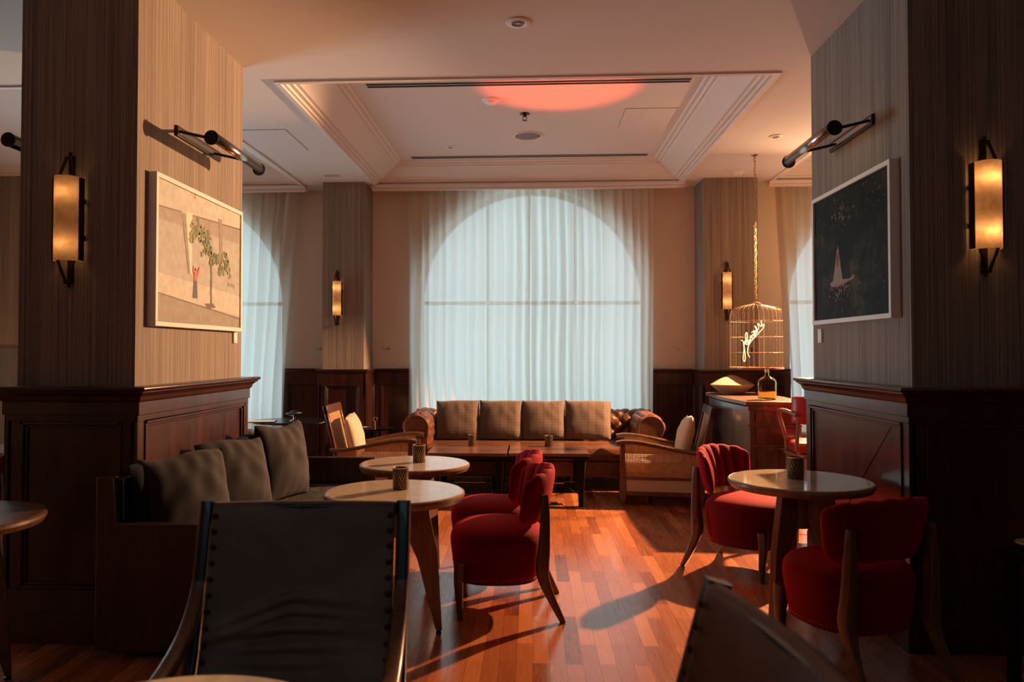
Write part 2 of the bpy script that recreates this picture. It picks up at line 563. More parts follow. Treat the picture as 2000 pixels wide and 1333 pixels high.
# pelmet moulding hiding the curtain heads
for i, (a, b) in enumerate(((-1.76, 1.64), (XL, -2.64), (2.67, XR))):
    struct('trim_%d' % (4 + i), MB().box((a - .06, 8.57, 3.262), (b + .06, 8.635, 3.30)).box((a - .06, 8.60, 3.235), (b + .06, 8.65, 3.262)), 'trim', smooth=0, bevel=.006)

# back wall with three arched openings
ARCH = [-4.28, -.01, 4.26]; AR = 1.34; AZ = 1.98; SILL = .5
m = MB()
edges = []
xs = XL
for a in ARCH:
    m.box((xs, YB, 0), (a - AR, YB + .3, 3.7)); xs = a + AR
m.box((xs, YB, 0), (XR, YB + .3, 3.7))
for a in ARCH:
    m.box((a - AR, YB, 0), (a + AR, YB + .3, SILL))
    n = 28
    for k in range(n):
        t0 = pi - pi * k / n; t1 = pi - pi * (k + 1) / n
        xa, za = a + AR * cos(t0), AZ + AR * sin(t0); xb, zb = a + AR * cos(t1), AZ + AR * sin(t1)
        m.add([(xa, YB, za), (xb, YB, zb), (xb, YB, 3.7), (xa, YB, 3.7), (xa, YB + .3, za), (xb, YB + .3, zb), (xb, YB + .3, 3.7), (xa, YB + .3, 3.7)],
              [(0, 1, 2, 3), (4, 7, 6, 5), (0, 4, 5, 1)])
struct('wall_back', m, 'plaster', smooth=0)
struct('wall_left', MB().box((XL - .2, YF, 0), (XL, YB, 3.7)), 'plaster', smooth=0)
struct('wall_right', MB().box((XR, YF, 0), (XR + .2, YB, 3.7)), 'plaster', smooth=0)
struct('wall_front', MB().box((XL, YF - .2, 0), (XR, YF, 3.7)), 'darkwall', smooth=0)


def window(i, a):
    y = YB + .2
    f = MB()
    f.box((a - AR, y - .03, SILL), (a + AR, y + .03, SILL + .07))
    f.box((a - AR, y - .03, SILL), (a - AR + .06, y + .03, AZ)); f.box((a + AR - .06, y - .03, SILL), (a + AR, y + .03, AZ))
    f.box((a - AR, y - .04, AZ - .022), (a + AR, y + .04, AZ + .02))
    for xx in (-.52, .52):
        f.box((a + xx - .012, y - .03, SILL), (a + xx + .012, y + .03, AZ))
        f.box((a + xx - .018, y - .03, AZ), (a + xx + .018, y + .03, AZ + sqrt(AR * AR - xx * xx)))
    n = 28
    for k in range(n):
        t0 = pi * k / n; t1 = pi * (k + 1) / n
        q = [(a + r * cos(t), AZ + r * sin(t)) for r, t in ((AR, t0), (AR, t1), (AR - .06, t1), (AR - .06, t0))]
        f.prism(q, y - .03, y + .03)
    o = struct('window_%d' % i, f, 'trim', smooth=0)
    g = MB(); g.add([(a + AR * cos(pi * k / 28), y, AZ + AR * sin(pi * k / 28)) for k in range(29)] + [(a - AR, y, SILL), (a + AR, y, SILL)], [tuple(range(31))])
    g.build('pane', 'pane', o, smooth=0)
    sb = MB().box((a - AR - .04, YB - .08, SILL - .03), (a + AR + .04, YB + .17, SILL + .005)); sb.build('window_sill', 'white', o, bevel=.006)


for i, a in enumerate(ARCH):
    window(i + 1, a)


# ---- pillars (wallpapered) + mahogany dado
def panel_face(m, p, u, n, L, z0=.0, z1=1.22, nump=1, first=.07):
    """dado on one face: p origin (x,y) at left end looking at the face, u along, n outward. rails proud, moulded panels"""
    P = lambda s, o, z: (p[0] + u[0] * s + n[0] * o, p[1] + u[1] * s + n[1] * o, z)

    def bx(s0, s1, o0, o1, za, zb):
        vs = [P(s0, o0, za), P(s1, o0, za), P(s1, o1, za), P(s0, o1, za), P(s0, o0, zb), P(s1, o0, zb), P(s1, o1, zb), P(s0, o1, zb)]
        m.add(vs, [(0, 3, 2, 1), (4, 5, 6, 7), (0, 1, 5, 4), (1, 2, 6, 5), (2, 3, 7, 6), (3, 0, 4, 7)])
    bx(0, L, 0, .022, z0, z1 - .02)                               # ground board
    st = .065
    pw = (L - st * (nump + 1)) / nump
    zb, zt = z0 + .26, z1 - .17
    bx(0, L, .022, .036, zt, z1 - .02); bx(0, L, .022, .04, z0, zb)      # rails, plinth
    bx(0, L, .036, .046, z0, z0 + .14)
    for k in range(nump + 1):
        s = k * (pw + st); bx(s, s + st, .022, .036, zb, zt)
    for k in range(nump):                                          # bolection mouldings
        s0 = st + k * (pw + st); s1 = s0 + pw
        for ins, o0, o1, wd in ((0, .022, .043, .018), (.018, .022, .032, .014)):
            bx(s0 + ins, s1 - ins, o0, o1, zt - ins - wd, zt - ins); bx(s0 + ins, s1 - ins, o0, o1, zb + ins, zb + ins + wd)
            bx(s0 + ins, s0 + ins + wd, o0, o1, zb + ins, zt - ins); bx(s1 - ins - wd, s1 - ins, o0, o1, zb + ins, zt - ins)


CAPP = [(.036, -.14), (.046, -.14), (.046, -.075), (.055, -.07), (.06, -.05), (.075, -.035), (.085, -.03), (.085, -.022), (.098, -.018), (.10, -.008), (.095, 0), (0, 0)]


def cap_ring(m, x0, x1, y0, y1, z=1.24, k=1.0):
    vs = []
    for o, dz in CAPP:
        o *= k
        vs += [(x0 - o, y0 - o, z + dz), (x1 + o, y0 - o, z + dz), (x1 + o, y1 + o, z + dz), (x0 - o, y1 + o, z + dz)]
    fs = []
    for q in range(len(CAPP) - 1):
        for j in range(4):
            fs.append((q * 4 + j, q * 4 + (j + 1) % 4, q * 4 + 4 + (j + 1) % 4, q * 4 + 4 + j))
    m.add(vs, fs)


def pillar(name, tr, x0, x1, y0, y1, capz=1.235, kk=1.0, faces='FLRB', np_=1):
    struct(name, MB().box((x0, y0, 0), (x1, y1, H)), 'paper', smooth=0)
    m = MB(); z1 = capz
    if 'F' in faces: panel_face(m, (x0 - .022, y0), (1, 0), (0, -1), x1 - x0 + .044, 0, z1, np_)
    if 'R' in faces: panel_face(m, (x1, y0 - .036), (0, 1), (1, 0), y1 - y0 + .072 * ('B' in faces) + .036 * ('B' not in faces), 0, z1)
    if 'L' in faces: panel_face(m, (x0, y0 - .036), (0, 1), (-1, 0), y1 - y0 + .072 * ('B' in faces) + .036 * ('B' not in faces), 0, z1)
    if 'B' in faces: panel_face(m, (x0 - .022, y1), (1, 0), (0, 1), x1 - x0 + .044, 0, z1)
    cap_ring(m, x0, x1, y0, y1 if 'B' in faces else y1 + .2, capz, kk)
    struct(tr, m, 'dado', smooth=.5, bevel=.003)


pillar('wall_near_left', 'trim_7', -2.52, -1.93, 3.64, 5.0)
pillar('wall_near_right', 'trim_8', 1.79, 3.2, 3.73, 5.0, np_=1)
pillar('wall_rear_left', 'trim_9', -2.34, -1.87, 8.44, YB - .0, 1.21, .6, 'FLR')
pillar('wall_rear_right', 'trim_10', 1.86, 2.44, 8.44, YB - .0, 1.21, .6, 'FLR')
struct('wall_far_left', MB().box((-6.4, 8.44, 0), (-5.74, YB, 3.52)), 'paper', smooth=0)
# dado on the back wall between columns and curtains
m = MB()
def wdado(xa, xb, n=1):
    panel_face(m, (xa, YB), (1, 0), (0, -1), xb - xa, 0, 1.21, n)
    prof = [(o * .6, dz) for o, dz in CAPP]
    m.prism([(YB - o, 1.21 + dz) for o, dz in prof], xa, xb, 'yz')
wdado(-2.93, -2.34 - .04, 1); wdado(-1.87 + .04, -1.36, 1); wdado(1.34, 1.82, 1); wdado(2.48, 2.92, 1)
struct('trim_11', m, 'dado', smooth=.5, bevel=.002)
struct('baseboard_left', MB().box((XL, YF, 0), (XL + .03, YB, .2)), 'dado')
struct('baseboard_right', MB().box((XR - .03, YF, 0), (XR, YB, .2)), 'dado')


# ---- curtains
def curtain(label, x0, x1, lean0=0, lean1=0, amp=.055, per=.11, gather=.22, seed=1, y=8.80, group=None, z0=.03):
    rnd = random.Random(seed)
    ph = [rnd.uniform(0, 6) for _ in range(6)]
    n = int((x1 - x0) / .008)
    def f(u, v):
        z = z0 + (3.285 - z0) * v
        k = (1 - v)
        a = x0 + lean0 * sin(k * pi * .5); b = x1 + lean1 * sin(k * pi * .5)
        s = u * (x1 - x0)
        wob = .25 * sin(2 * pi * s / .43 + ph[0]) + .35 * sin(2 * pi * s / .61 + ph[1]) + .2 * sin(2 * pi * s / .27 + ph[2])
        mod = (.22 + .78 * abs(sin(2 * pi * s / .77 + ph[4] + 1.2 * sin(2 * pi * s / .37 + ph[5]))) ** 1.5) * (.35 + 1.1 * math.exp(-((x0 + s - gather) / .42) ** 2))
        yy = y + amp * mod * sin(2 * pi * s / per + 1.7 * wob + .4 * sin(3 * z + ph[3])) + .006 * sin(2 * pi * s / .31 + 1.1 * z + ph[5])
        return (a + (b - a) * u + .006 * sin(2 * pi * s / per * .5 + z * 1.3), yy, z)
    o = MB().grid(f, n, 22).build('curtain', 'sheer', smooth=3.2)
    tag(o, label, 'curtain', group)


curtain('left half of the sheer white linen curtain hanging behind the long leather sofa', -1.45, -.025, .02, 0, seed=3, group='curtains over the middle arched window')
curtain('right half of the sheer white linen curtain hanging behind the long leather sofa', -.045, 1.38, 0, -.02, seed=8, per=.105, group='curtains over the middle arched window')
curtain('sheer curtain at the left-hand window, beside the near left pillar', -5.7, -2.72, 0, -.18, seed=5, per=.14, amp=.04, gather=-2.9)
curtain('sheer curtain at the right-hand window, behind the birdcage', 2.80, 5.7, .09, 0, seed=6, per=.14, amp=.04, gather=3.0)

# ================================================================== CEILING FITTINGS
def downlight(label, x, y, z, r=.055):
    t = thing('downlight', label, 'ceiling light', (x, y, z), 0, 'recessed downlights')
    MB().lathe([(r, 0), (r + .004, -.004), (r - .004, -.009), (r * .62, -.010), (r * .58, -.004), (r * .5, .0)], 28, close=False).build('trim_ring', 'plastic', t)
    MB().lathe([(r * .58, -.003), (r * .3, -.006), (0.0001, -.006)], 24).build('lens', 'grille', t)
    MB().lathe([(r * .26, -.0065), (r * .2, -.010), (.0001, -.011)], 16).build('bulb', 'lens', t)


downlight('largest white downlight, in the low ceiling nearest the camera', -.08, 4.38, H, .07)
downlight('small downlight on the tray ceiling left of the round speaker', -.834, 7.776, ZT, .052)
downlight('downlight in the orange-lit soffit beside the right pillar', 2.138, 6.833, H, .055)
t = thing('smoke_detector', 'round white detector at the left edge of the orange light patch', 'smoke detector', (-.342, 6.334, ZT))
MB().lathe([(.075, 0), (.075, -.012), (.05, -.022), (.045, -.034), (.0001, -.04)], 32).build('housing', 'plastic', t)
t = thing('smoke_detector', 'small white detector on the soffit above the rear right column', 'smoke detector', (2.161, 8.15, H))
MB().lathe([(.06, 0), (.06, -.014), (.04, -.024), (.036, -.04), (.0001, -.044)], 32).build('housing', 'plastic', t)
MB().lathe([(.066, 0), (.066, -.006), (.055, -.007)], 32).build('base_ring', 'plastic', t)
t = thing('sprinkler_head', 'dark metal fire sprinkler hanging from the middle of the tray ceiling', 'sprinkler', (-.065, 6.72, ZT))
MB().lathe([(.045, 0), (.042, -.008), (.016, -.012), (.014, -.03), (.0001, -.032)], 24).build('escutcheon', 'bronze', t)
MB().tube([(-.014, 0, -.028), (-.018, 0, -.045), (-.005, 0, -.06)], .003).tube([(.014, 0, -.028), (.018, 0, -.045), (.005, 0, -.06)], .003).build('frame', 'bronze', t)
MB().lathe([(.0001, -.058), (.022, -.060), (.022, -.063), (.0001, -.064)], 20).build('deflector', 'bronze', t)
t = thing('ceiling_speaker', 'round grey ceiling speaker with a white rim', 'speaker', (-.042, 7.408, ZT))
MB().lathe([(.145, 0), (.148, -.006), (.138, -.011), (.126, -.008), (.124, 0)], 48, close=False).build('rim', 'plastic', t)
MB().lathe([(.126, -.004), (.08, -.007), (.0001, -.008)], 40).build('grille', 'grille', t)


def access_panel(label, x0, x1, y0, y1, z):
    g = .004
    t = thing('access_panel', label, 'ceiling hatch', ((x0 + x1) / 2, (y0 + y1) / 2, z))
    a, b = (x1 - x0) / 2, (y1 - y0) / 2
    m = MB()
    for q in (((-a, -b), (a, -b + g)), ((-a, b - g), (a, b)), ((-a, -b), (-a + g, b)), ((a - g, -b), (a, b))):
        m.box((q[0][0], q[0][1], -.0015), (q[1][0], q[1][1], 0))
    m.build('shadow_gap', 'grille', t, smooth=0)
    MB().box((-a + g, -b + g, -.004), (a - g, b - g, 0)).build('panel', 'ceil', t, smooth=0)


access_panel('flush ceiling hatch on the tray ceiling right of the speaker', .80, 1.25, 6.62, 7.18, ZT)
access_panel('flush ceiling hatch in the soffit beside the near left pillar', -2.62, -2.10, 6.40, 7.08, H)
for nm, y, lab in (('a', 8.18, 'long black slot air vent at the back edge of the tray ceiling'), ('b', 5.94, 'long black slot air vent at the front edge of the tray ceiling')):
    t = thing('slot_air_vent', lab, 'air vent', (-.04, y, ZT))
    MB().box((-1.26, -.05, -.003), (1.26, .05, 0)).build('slot', 'slot', t, smooth=0)
    MB().box((-1.27, -.056, -.006), (1.27, -.048, 0)).box((-1.27, .048, -.006), (1.27, .056, 0)).box((-1.27, -.003, -.006), (1.27, .003, 0)).build('blade', 'plastic', t, smooth=0)
t = thing('ceiling_vent', 'small flat air grille on the soffit above the rear left column', 'air vent', (-2.15, 8.1, H))
MB().box((-.09, -.03, -.008), (.09, .03, 0)).build('frame', 'plastic', t, bevel=.002)
MB().box((-.08, -.018, -.010), (.08, .018, -.007)).build('slot', 'grille', t)

# ================================================================== WALL LAMPS
def sconce(label, x, y, zc, w=.125, h=.41, energy=2.2, dy=-1):
    """half-round alabaster shade on a bronze strap, fixed to a wall facing -y"""
    t = thing('wall_sconce', label, 'wall lamp', (x, y, zc))
    r = w / 2; d = .085
    bp = MB().box((-.014, -.012, -h / 2 - .10), (.014, 0, h / 2 + .10)); bp.build('back_plate', 'bronze', t, bevel=.003)
    fr = MB()
    fr.box((-r - .008, -.05, -h / 2 + .004), (-r - .001, -.012, h / 2 - .004)); fr.box((r + .001, -.05, -h / 2 + .004), (r + .008, -.012, h / 2 - .004))
    for s in (-1, 1):
        for zz in (-.22, .22):
            fr.box((s * (r + .004) - .005, -.045, zz * h - .012), (s * (r + .004) + .005, -.004, zz * h + .012))
            fr.sphere((s * (r + .012), -.035, zz * h), .006, 8, 6)
    fr.build('side_strap', 'bronze', t)
    def f(u, v):
        a = pi * u; return (-r * cos(a), -.012 - d * sin(a) ** .8, -h / 2 + h * v)
    MB().grid(f, 24, 10).build('lamp_shade', 'alabaster', t, smooth=3)
    for s in (1, -1):
        b = MB()
        for k in (-1, 1):
            p = [(k * r * .70, -.045, s * (h / 2 - .012)), (k * r * .46, -.042, s * (h / 2 + .035)), (k * .010, -.03, s * (h / 2 + .098))]
            b.tube(smoothpts(p, 5), 1, 8, flat=(.007, .004), up=(0, 1, 0))
        b.tube([(-.022, -.02, s * (h / 2 + .10)), (.022, -.02, s * (h / 2 + .10))], .009)
        b.tube([(0, -.02, s * (h / 2 + .085)), (0, -.02, s * (h / 2 + .125))], .008)
        b.build('bracket', 'bronze', t)
    for zz in (-.30, .31):
        b = MB().sphere((0, -.038, zz * h), .012, 12, 8); b.build('bulb', 'bulb', t)
        l = lamp('sconce_bulb', 'POINT', (x, y - .064, zc + zz * h), energy * .62, (1, .50, .18), shadow_soft_size=.012)
    return t


sconce('alabaster wall lamp on the dark front of the near left pillar', -2.255, 3.64, 2.045, energy=.15)
sconce('brightest alabaster wall lamp, on the front of the near right pillar', 2.125, 3.73, 2.085, energy=.42)
sconce('small alabaster wall lamp on the rear left column', -2.165, 8.44, 1.995, .10, .38, .18)
sconce('small alabaster wall lamp on the rear right column beside the birdcage', 2.10, 8.44, 2.06, .10, .40, .2)


def picture_light(label, x, y, z, side, rz_out=0):
    """hooded picture light on a wall facing +x (side=1) or -x (side=-1); hood runs along y"""
    t = thing('picture_light', label, 'picture light', (x, y, z))
    s = side
    MB().box((0, -.29, -.030), (s * .016, .29, .030)).build('back_plate', 'bronze', t, bevel=.004)
    MB().box((s * .016, -.285, -.012), (s * .020, .285, .012)).build('trim_bar', 'chrome', t, bevel=.001)
    hz = -.075; r = .036; cx = s * .25
    for yy in (-.265, .20):
        MB().tube([(s * .012, yy, .0), (s * .235, yy - .01, hz + .022)], 1, 10, flat=(.008, .008)).build('arm', 'black', t)
    def f(u, v):
        a = R(-62) + R(215) * u if s > 0 else R(242) - R(215) * u
        return (cx + r * cos(a), -.40 + .70 * v, hz + r * sin(a))
    o = MB().grid(f, 24, 1).build('lamp_hood', 'chrome', t, smooth=3)
    md = o.modifiers.new('solid', 'SOLIDIFY'); md.thickness = .0025
    for ye in (-.403, .297):
        MB().add([(cx + (r + .003) * cos(2 * pi * k / 28), ye + d, hz + (r + .003) * sin(2 * pi * k / 28)) for d in (0, .006) for k in range(28)],
                 [tuple(range(28)), tuple(range(55, 27, -1))] + [(k, (k + 1) % 28, 28 + (k + 1) % 28, 28 + k) for k in range(28)]).build('end_cap', 'black', t, smooth=.6)
    for yy in (-.16, .12):
        MB().sphere((cx, yy, hz - .004), .012, 12, 8, (1, 2.2, 1)).build('bulb', 'bulb', t)
        lamp('picture_bulb', 'POINT', (x + cx - s * .012, y + yy, z + hz - .026), .12, (1, .55, .22), shadow_soft_size=.01)
    return t


picture_light('picture light over the framed photograph of a tree', -1.93, 4.32, 2.60, 1)
picture_light('picture light over the dark framed painting', 1.79, 4.38, 2.62, -1)
picture_light('black picture light end showing past the left edge of the near left pillar', -2.52, 4.30, 2.60, -1)

# ================================================================== FRAMED PICTURES
def frame(t, w, h, d, bw):
    m = MB()
    m.box((-w / 2, 0, -h / 2), (w / 2, d, -h / 2 + bw)).box((-w / 2, 0, h / 2 - bw), (w / 2, d, h / 2))
    m.box((-w / 2, 0, -h / 2 + bw), (-w / 2 + bw, d, h / 2 - bw)).box((w / 2 - bw, 0, -h / 2 + bw), (w / 2, d, h / 2 - bw))
    m.box((-w / 2 + bw, .0, -h / 2 + bw), (w / 2 - bw, d - .010, h / 2 - bw))
    m.build('frame', 'white', t, smooth=0, bevel=.002)


def blob(m, cx, cz, r, y, rnd, n=9, sx=1):
    m.add([(cx + sx * r * rnd.uniform(.55, 1.15) * cos(2 * pi * k / n), y, cz + r * rnd.uniform(.55, 1.15) * sin(2 * pi * k / n)) for k in range(n)], [tuple(range(n))])


# photograph of a bent tree: local x right, z up, viewed from +y. front face looks +y
PW, PH = 1.15, .78
t = thing('framed_photograph', 'white-framed photograph of a bent green tree and a figure before a pale wall', 'picture', (-1.93, 4.325, 1.922), R(-90))
fr = t
frame(t, PW, PH, .045, .024)
# seen from the room (+y side) local +x is to the viewer's left, so mirror: X(u)= (0.5-u)*w with u from the viewer's left
def PX(u): return (.5 - u) * (PW - .05)
def PZ(v): return (.5 - v) * (PH - .05)
cols = {}
def pm(name, c): return plain(name, c, .55, 0, 22, .14)
mats = [pm('print_wall', (.36, .35, .30)), pm('print_upper_wall', (.46, .45, .38)), pm('print_pavement', (.48, .45, .36)), pm('print_street', (.26, .22, .16)), pm('print_post', (.24, .20, .16)),
        pm('print_fence', (.33, .28, .23)), pm('print_trunk', (.10, .07, .04)), pm('print_leaf', (.10, .13, .03)), pm('print_leaf_light', (.20, .22, .06)), pm('print_red', (.75, .07, .03)), pm('print_skirt', (.03, .05, .08)), pm('print_light_post', (.68, .60, .48))]
m = MB(); yb = .0355
def poly(i, pts, k=1):
    m.cur = i; m.add([(PX(u), yb + .0004 * k, PZ(v)) for u, v in pts], [tuple(range(len(pts)))])
poly(0, [(0, 0), (1, 0), (1, 1), (0, 1)], 0)
poly(1, [(0, 0), (1, 0), (1, .13), (0, .20)])
poly(5, [(0, .195), (1, .125), (1, .26), (0, .285)], 2)
poly(6, [(0, .19), (.24, .172), (.24, .18), (0, .2)], 3); poly(6, [(.37, .165), (.7, .14), (.7, .15), (.37, .175)], 3); poly(6, [(.74, .14), (1, .12), (1, .132), (.74, .15)], 3)
for k in range(60):
    u0 = k / 60; poly(4, [(u0, .20 - .07 * u0), (u0 + .002, .20 - .07 * u0), (u0 + .014, .28 - .025 * u0), (u0 + .012, .28 - .025 * u0)], 2.5)
    poly(4, [(u0 + .012, .20 - .07 * u0), (u0 + .014, .20 - .07 * u0), (u0 + .002, .28 - .025 * u0), (u0, .28 - .025 * u0)], 2.5)
poly(4, [(.385, .0), (.40, .0), (.40, .035), (.385, .035)], 3); poly(11, [(.40, .03), (.404, .03), (.52, .17), (.516, .17)], 3); poly(11, [(.385, .03), (.389, .03), (.32, .15), (.316, .15)], 3)
poly(2, [(0, .66), (1, .72), (1, .90), (0, .80)], 1)
poly(3, [(0, .80), (1, .92), (1, 1), (0, 1)], 1); poly(6, [(0, .795), (1, .915), (1, .924), (0, .805)], 2)
poly(4, [(.245, .19), (.29, .18), (.345, .62), (.325, .62)], 4); poly(11, [(.29, .16), (.36, .15), (.36, .62), (.33, .62)], 3)
poly(4, [(.685, .11), (.735, .11), (.75, .46), (.715, .46)], 4); poly(4, [(.82, .62), (.92, .63), (.92, .66), (.82, .65)], 3)
rnd = random.Random(4)
# trunk
tr = [(.60, .83), (.595, .72), (.60, .60), (.592, .50), (.60, .42), (.57, .36), (.52, .30), (.45, .25)]
for (a, b), (c_, d_) in zip(tr, tr[1:]):
    poly(6, [(a - .010, b), (a + .010, b), (c_ + .008, d_), (c_ - .008, d_)], 5)
for (a, b), (c_, d_) in zip([(.60, .52), (.66, .47), (.74, .49)], [(.66, .47), (.74, .49), (.80, .53)]):
    poly(6, [(a, b - .006), (a, b + .006), (c_, d_ + .005), (c_, d_ - .005)], 5)
poly(6, [(.52, .83), (.62, .82), (.66, .85), (.56, .87)], 4)
lv = [(.36, .32), (.39, .28), (.42, .25), (.46, .24), (.49, .27), (.52, .27), (.55, .31), (.57, .35), (.36, .27), (.34, .36), (.38, .36), (.44, .30), (.52, .36), (.56, .40), (.60, .44), (.63, .47), (.50, .41), (.66, .43), (.70, .45), (.74, .42), (.78, .40), (.81, .44), (.80, .50), (.76, .53), (.72, .54), (.70, .50), (.83, .55), (.77, .47), (.60, .38), (.47, .34)]
for (u, v) in lv:
    for q in range(5):
        m.cur = 7 if rnd.random() < .6 else 8
        blob(m, PX(u + rnd.gauss(0, .018)), PZ(v + rnd.gauss(0, .022)), rnd.uniform(.010, .022), yb + .0028 + .0001 * rnd.randrange(9), rnd, 7)
poly(10, [(.388, .655), (.422, .655), (.430, .80), (.372, .80)], 5)
poly(9, [(.386, .60), (.424, .595), (.422, .665), (.387, .665)], 6); poly(9, [(.420, .60), (.446, .55), (.455, .556), (.434, .625)], 6); poly(9, [(.374, .605), (.376, .555), (.386, .556), (.394, .62)], 6)
m.cur = 6; blob(m, PX(.405), PZ(.578), .010, yb + .003, rnd, 10)
m.build('print', mats, t, smooth=0)

# dark painting, seen from -x side: viewer's left = far end
PW2, PH2 = 1.05, .78
t = thing('framed_painting', 'white-framed very dark painting with a small pale figure low in the centre', 'picture', (1.79, 4.355, 1.957), R(90))
frame(t, PW2, PH2, .048, .024)
q = N('dark_foliage_paint'); f = q.noise(scale=9, detail=6, rough=.65, dist=.8); g = q.noise(scale=3.2, detail=3)
q.set(q.ramp(q.M('MULTIPLY', f, q.M('ADD', g, .5)), (.42, (.003, .005, .006)), (.55, (.010, .011, .009)), (.66, (.030, .024, .014)), (.78, (.07, .05, .028))), .5)
q.p.inputs['Specular IOR Level'].default_value = .08
mats = [q.m, pm('paint_flesh', (.30, .16, .11)), pm('paint_cream', (.26, .18, .13)), pm('paint_red_brown', (.16, .035, .022)), pm('paint_dim', (.030, .026, .020)), pm('paint_gold', (.12, .07, .035))]
m = MB()
def PX(u): return (.5 - u) * (PW2 - .05)
def PZ(v): return (.5 - v) * (PH2 - .05)
yb = .0385
poly(0, [(0, 0), (1, 0), (1, 1), (0, 1)], 0)
poly(2, [(.285, .70), (.315, .60), (.335, .50), (.36, .47), (.385, .51), (.40, .60), (.425, .70)], 2); poly(3, [(.335, .50), (.36, .42), (.385, .50), (.37, .60), (.345, .60)], 3)
poly(1, [(.345, .47), (.36, .44), (.375, .47), (.36, .50)], 4)
poly(1, [(.24, .71), (.33, .685), (.44, .70), (.52, .705), (.59, .68), (.57, .71), (.50, .725), (.42, .745), (.33, .75), (.26, .74)], 3)

for k in range(90):
    m.cur = rnd.choice([4, 4, 4, 2, 3]); blob(m, PX(rnd.gauss(.39, .075)), PZ(.745 + abs(rnd.gauss(0, .055))), rnd.uniform(.004, .013), yb + .0016 + k * 2e-5, rnd, 6, .6)
for k in range(60):
    m.cur = rnd.choice([4, 4, 5]); blob(m, PX(rnd.gauss(.40, .06)), PZ(rnd.gauss(.17, .06)), rnd.uniform(.004, .013), yb + .0016 + k * 2e-5, rnd, 6)
for k in range(70):
    m.cur = 4; blob(m, PX(rnd.uniform(.02, .98)), PZ(rnd.choice([rnd.uniform(.02, .25), rnd.uniform(.75, .98)])), rnd.uniform(.003, .010), yb + .0012 + k * 1e-5, rnd, 6)
for k in range(7): poly(4, [(.60 + k * .035, .62), (.603 + k * .035, .62), (.606 + k * .034, .71), (.603 + k * .034, .71)], 3)
m.build('canvas', mats, t, smooth=0)

for lab, x, y, s in (('small white label plate under the tree photograph', -1.93, 4.877, 1), ('small white label plate under the dark painting', 1.79, 4.865, -1)):
    t = thing('label_plate', lab, 'label plate', (x, y, 1.50))
    MB().box((0, -.028, -.042), (s * .012, .028, .042)).build('plate', 'plastic', t, bevel=.002)
    for zz in (.03, -.03): MB().sphere((s * .013, 0, zz), .003, 8, 6).build('screw', 'chrome', t)
for lab, x in (('small brass curtain hook left of the rear left column', -2.47), ('small brass curtain hook between the rear left column and the curtain', -1.68), ('small brass curtain hook right of the middle curtain', 1.70)):
    t = thing('curtain_hook', lab, 'curtain hook', (x, YB, 1.44))
    MB().add([], []).tube([(0, 0, 0), (0, -.012, 0)], .018, 16).build('rose', 'brass', t)
    MB().tube(smoothpts([(0, -.012, 0), (0, -.05, 0), (-.03, -.06, -.005), (-.06, -.05, 0), (-.065, -.045, .035)], 5), .0045, 8).build('hook', 'brass', t)

# ================================================================== SOFT SHAPES
def cushion_mb(w, h, T, puff=2.4, pinch=.05, wr=.0, seed=0, nu=26, nv=26, lump=.0):
    """knife-edge cushion standing in the xz plane, thickness along y"""
    rnd = random.Random(seed); a = [rnd.uniform(0, 6) for _ in range(6)]
    m = MB()
    for s in (1, -1):
        def f(u, v, s=s):
            x = 2 * u - 1; z = 2 * v - 1
            e = max(0, (1 - abs(x) ** puff)) ** .5 * max(0, (1 - abs(z) ** puff)) ** .5
            kx = 1 - pinch * (1 - z * z) * 0 - pinch * (1 - abs(z) ** 2) ; kz = 1 - pinch * (1 - abs(x) ** 2)
            X = x * w / 2 * kx; Z = z * h / 2 * kz
            y = s * T / 2 * e
            y += s * wr * e * (sin(7 * x + 9 * z * x + a[0]) * sin(5 * z + a[1]) + .6 * sin(16 * x + 5 * z + a[2]) * (1 - e) * 2)
            Z += lump * sin(3.3 * x + a[3]) * (z > 0) * z
            return (X, y, Z)
        m.grid(f, nu, nv)
    return m




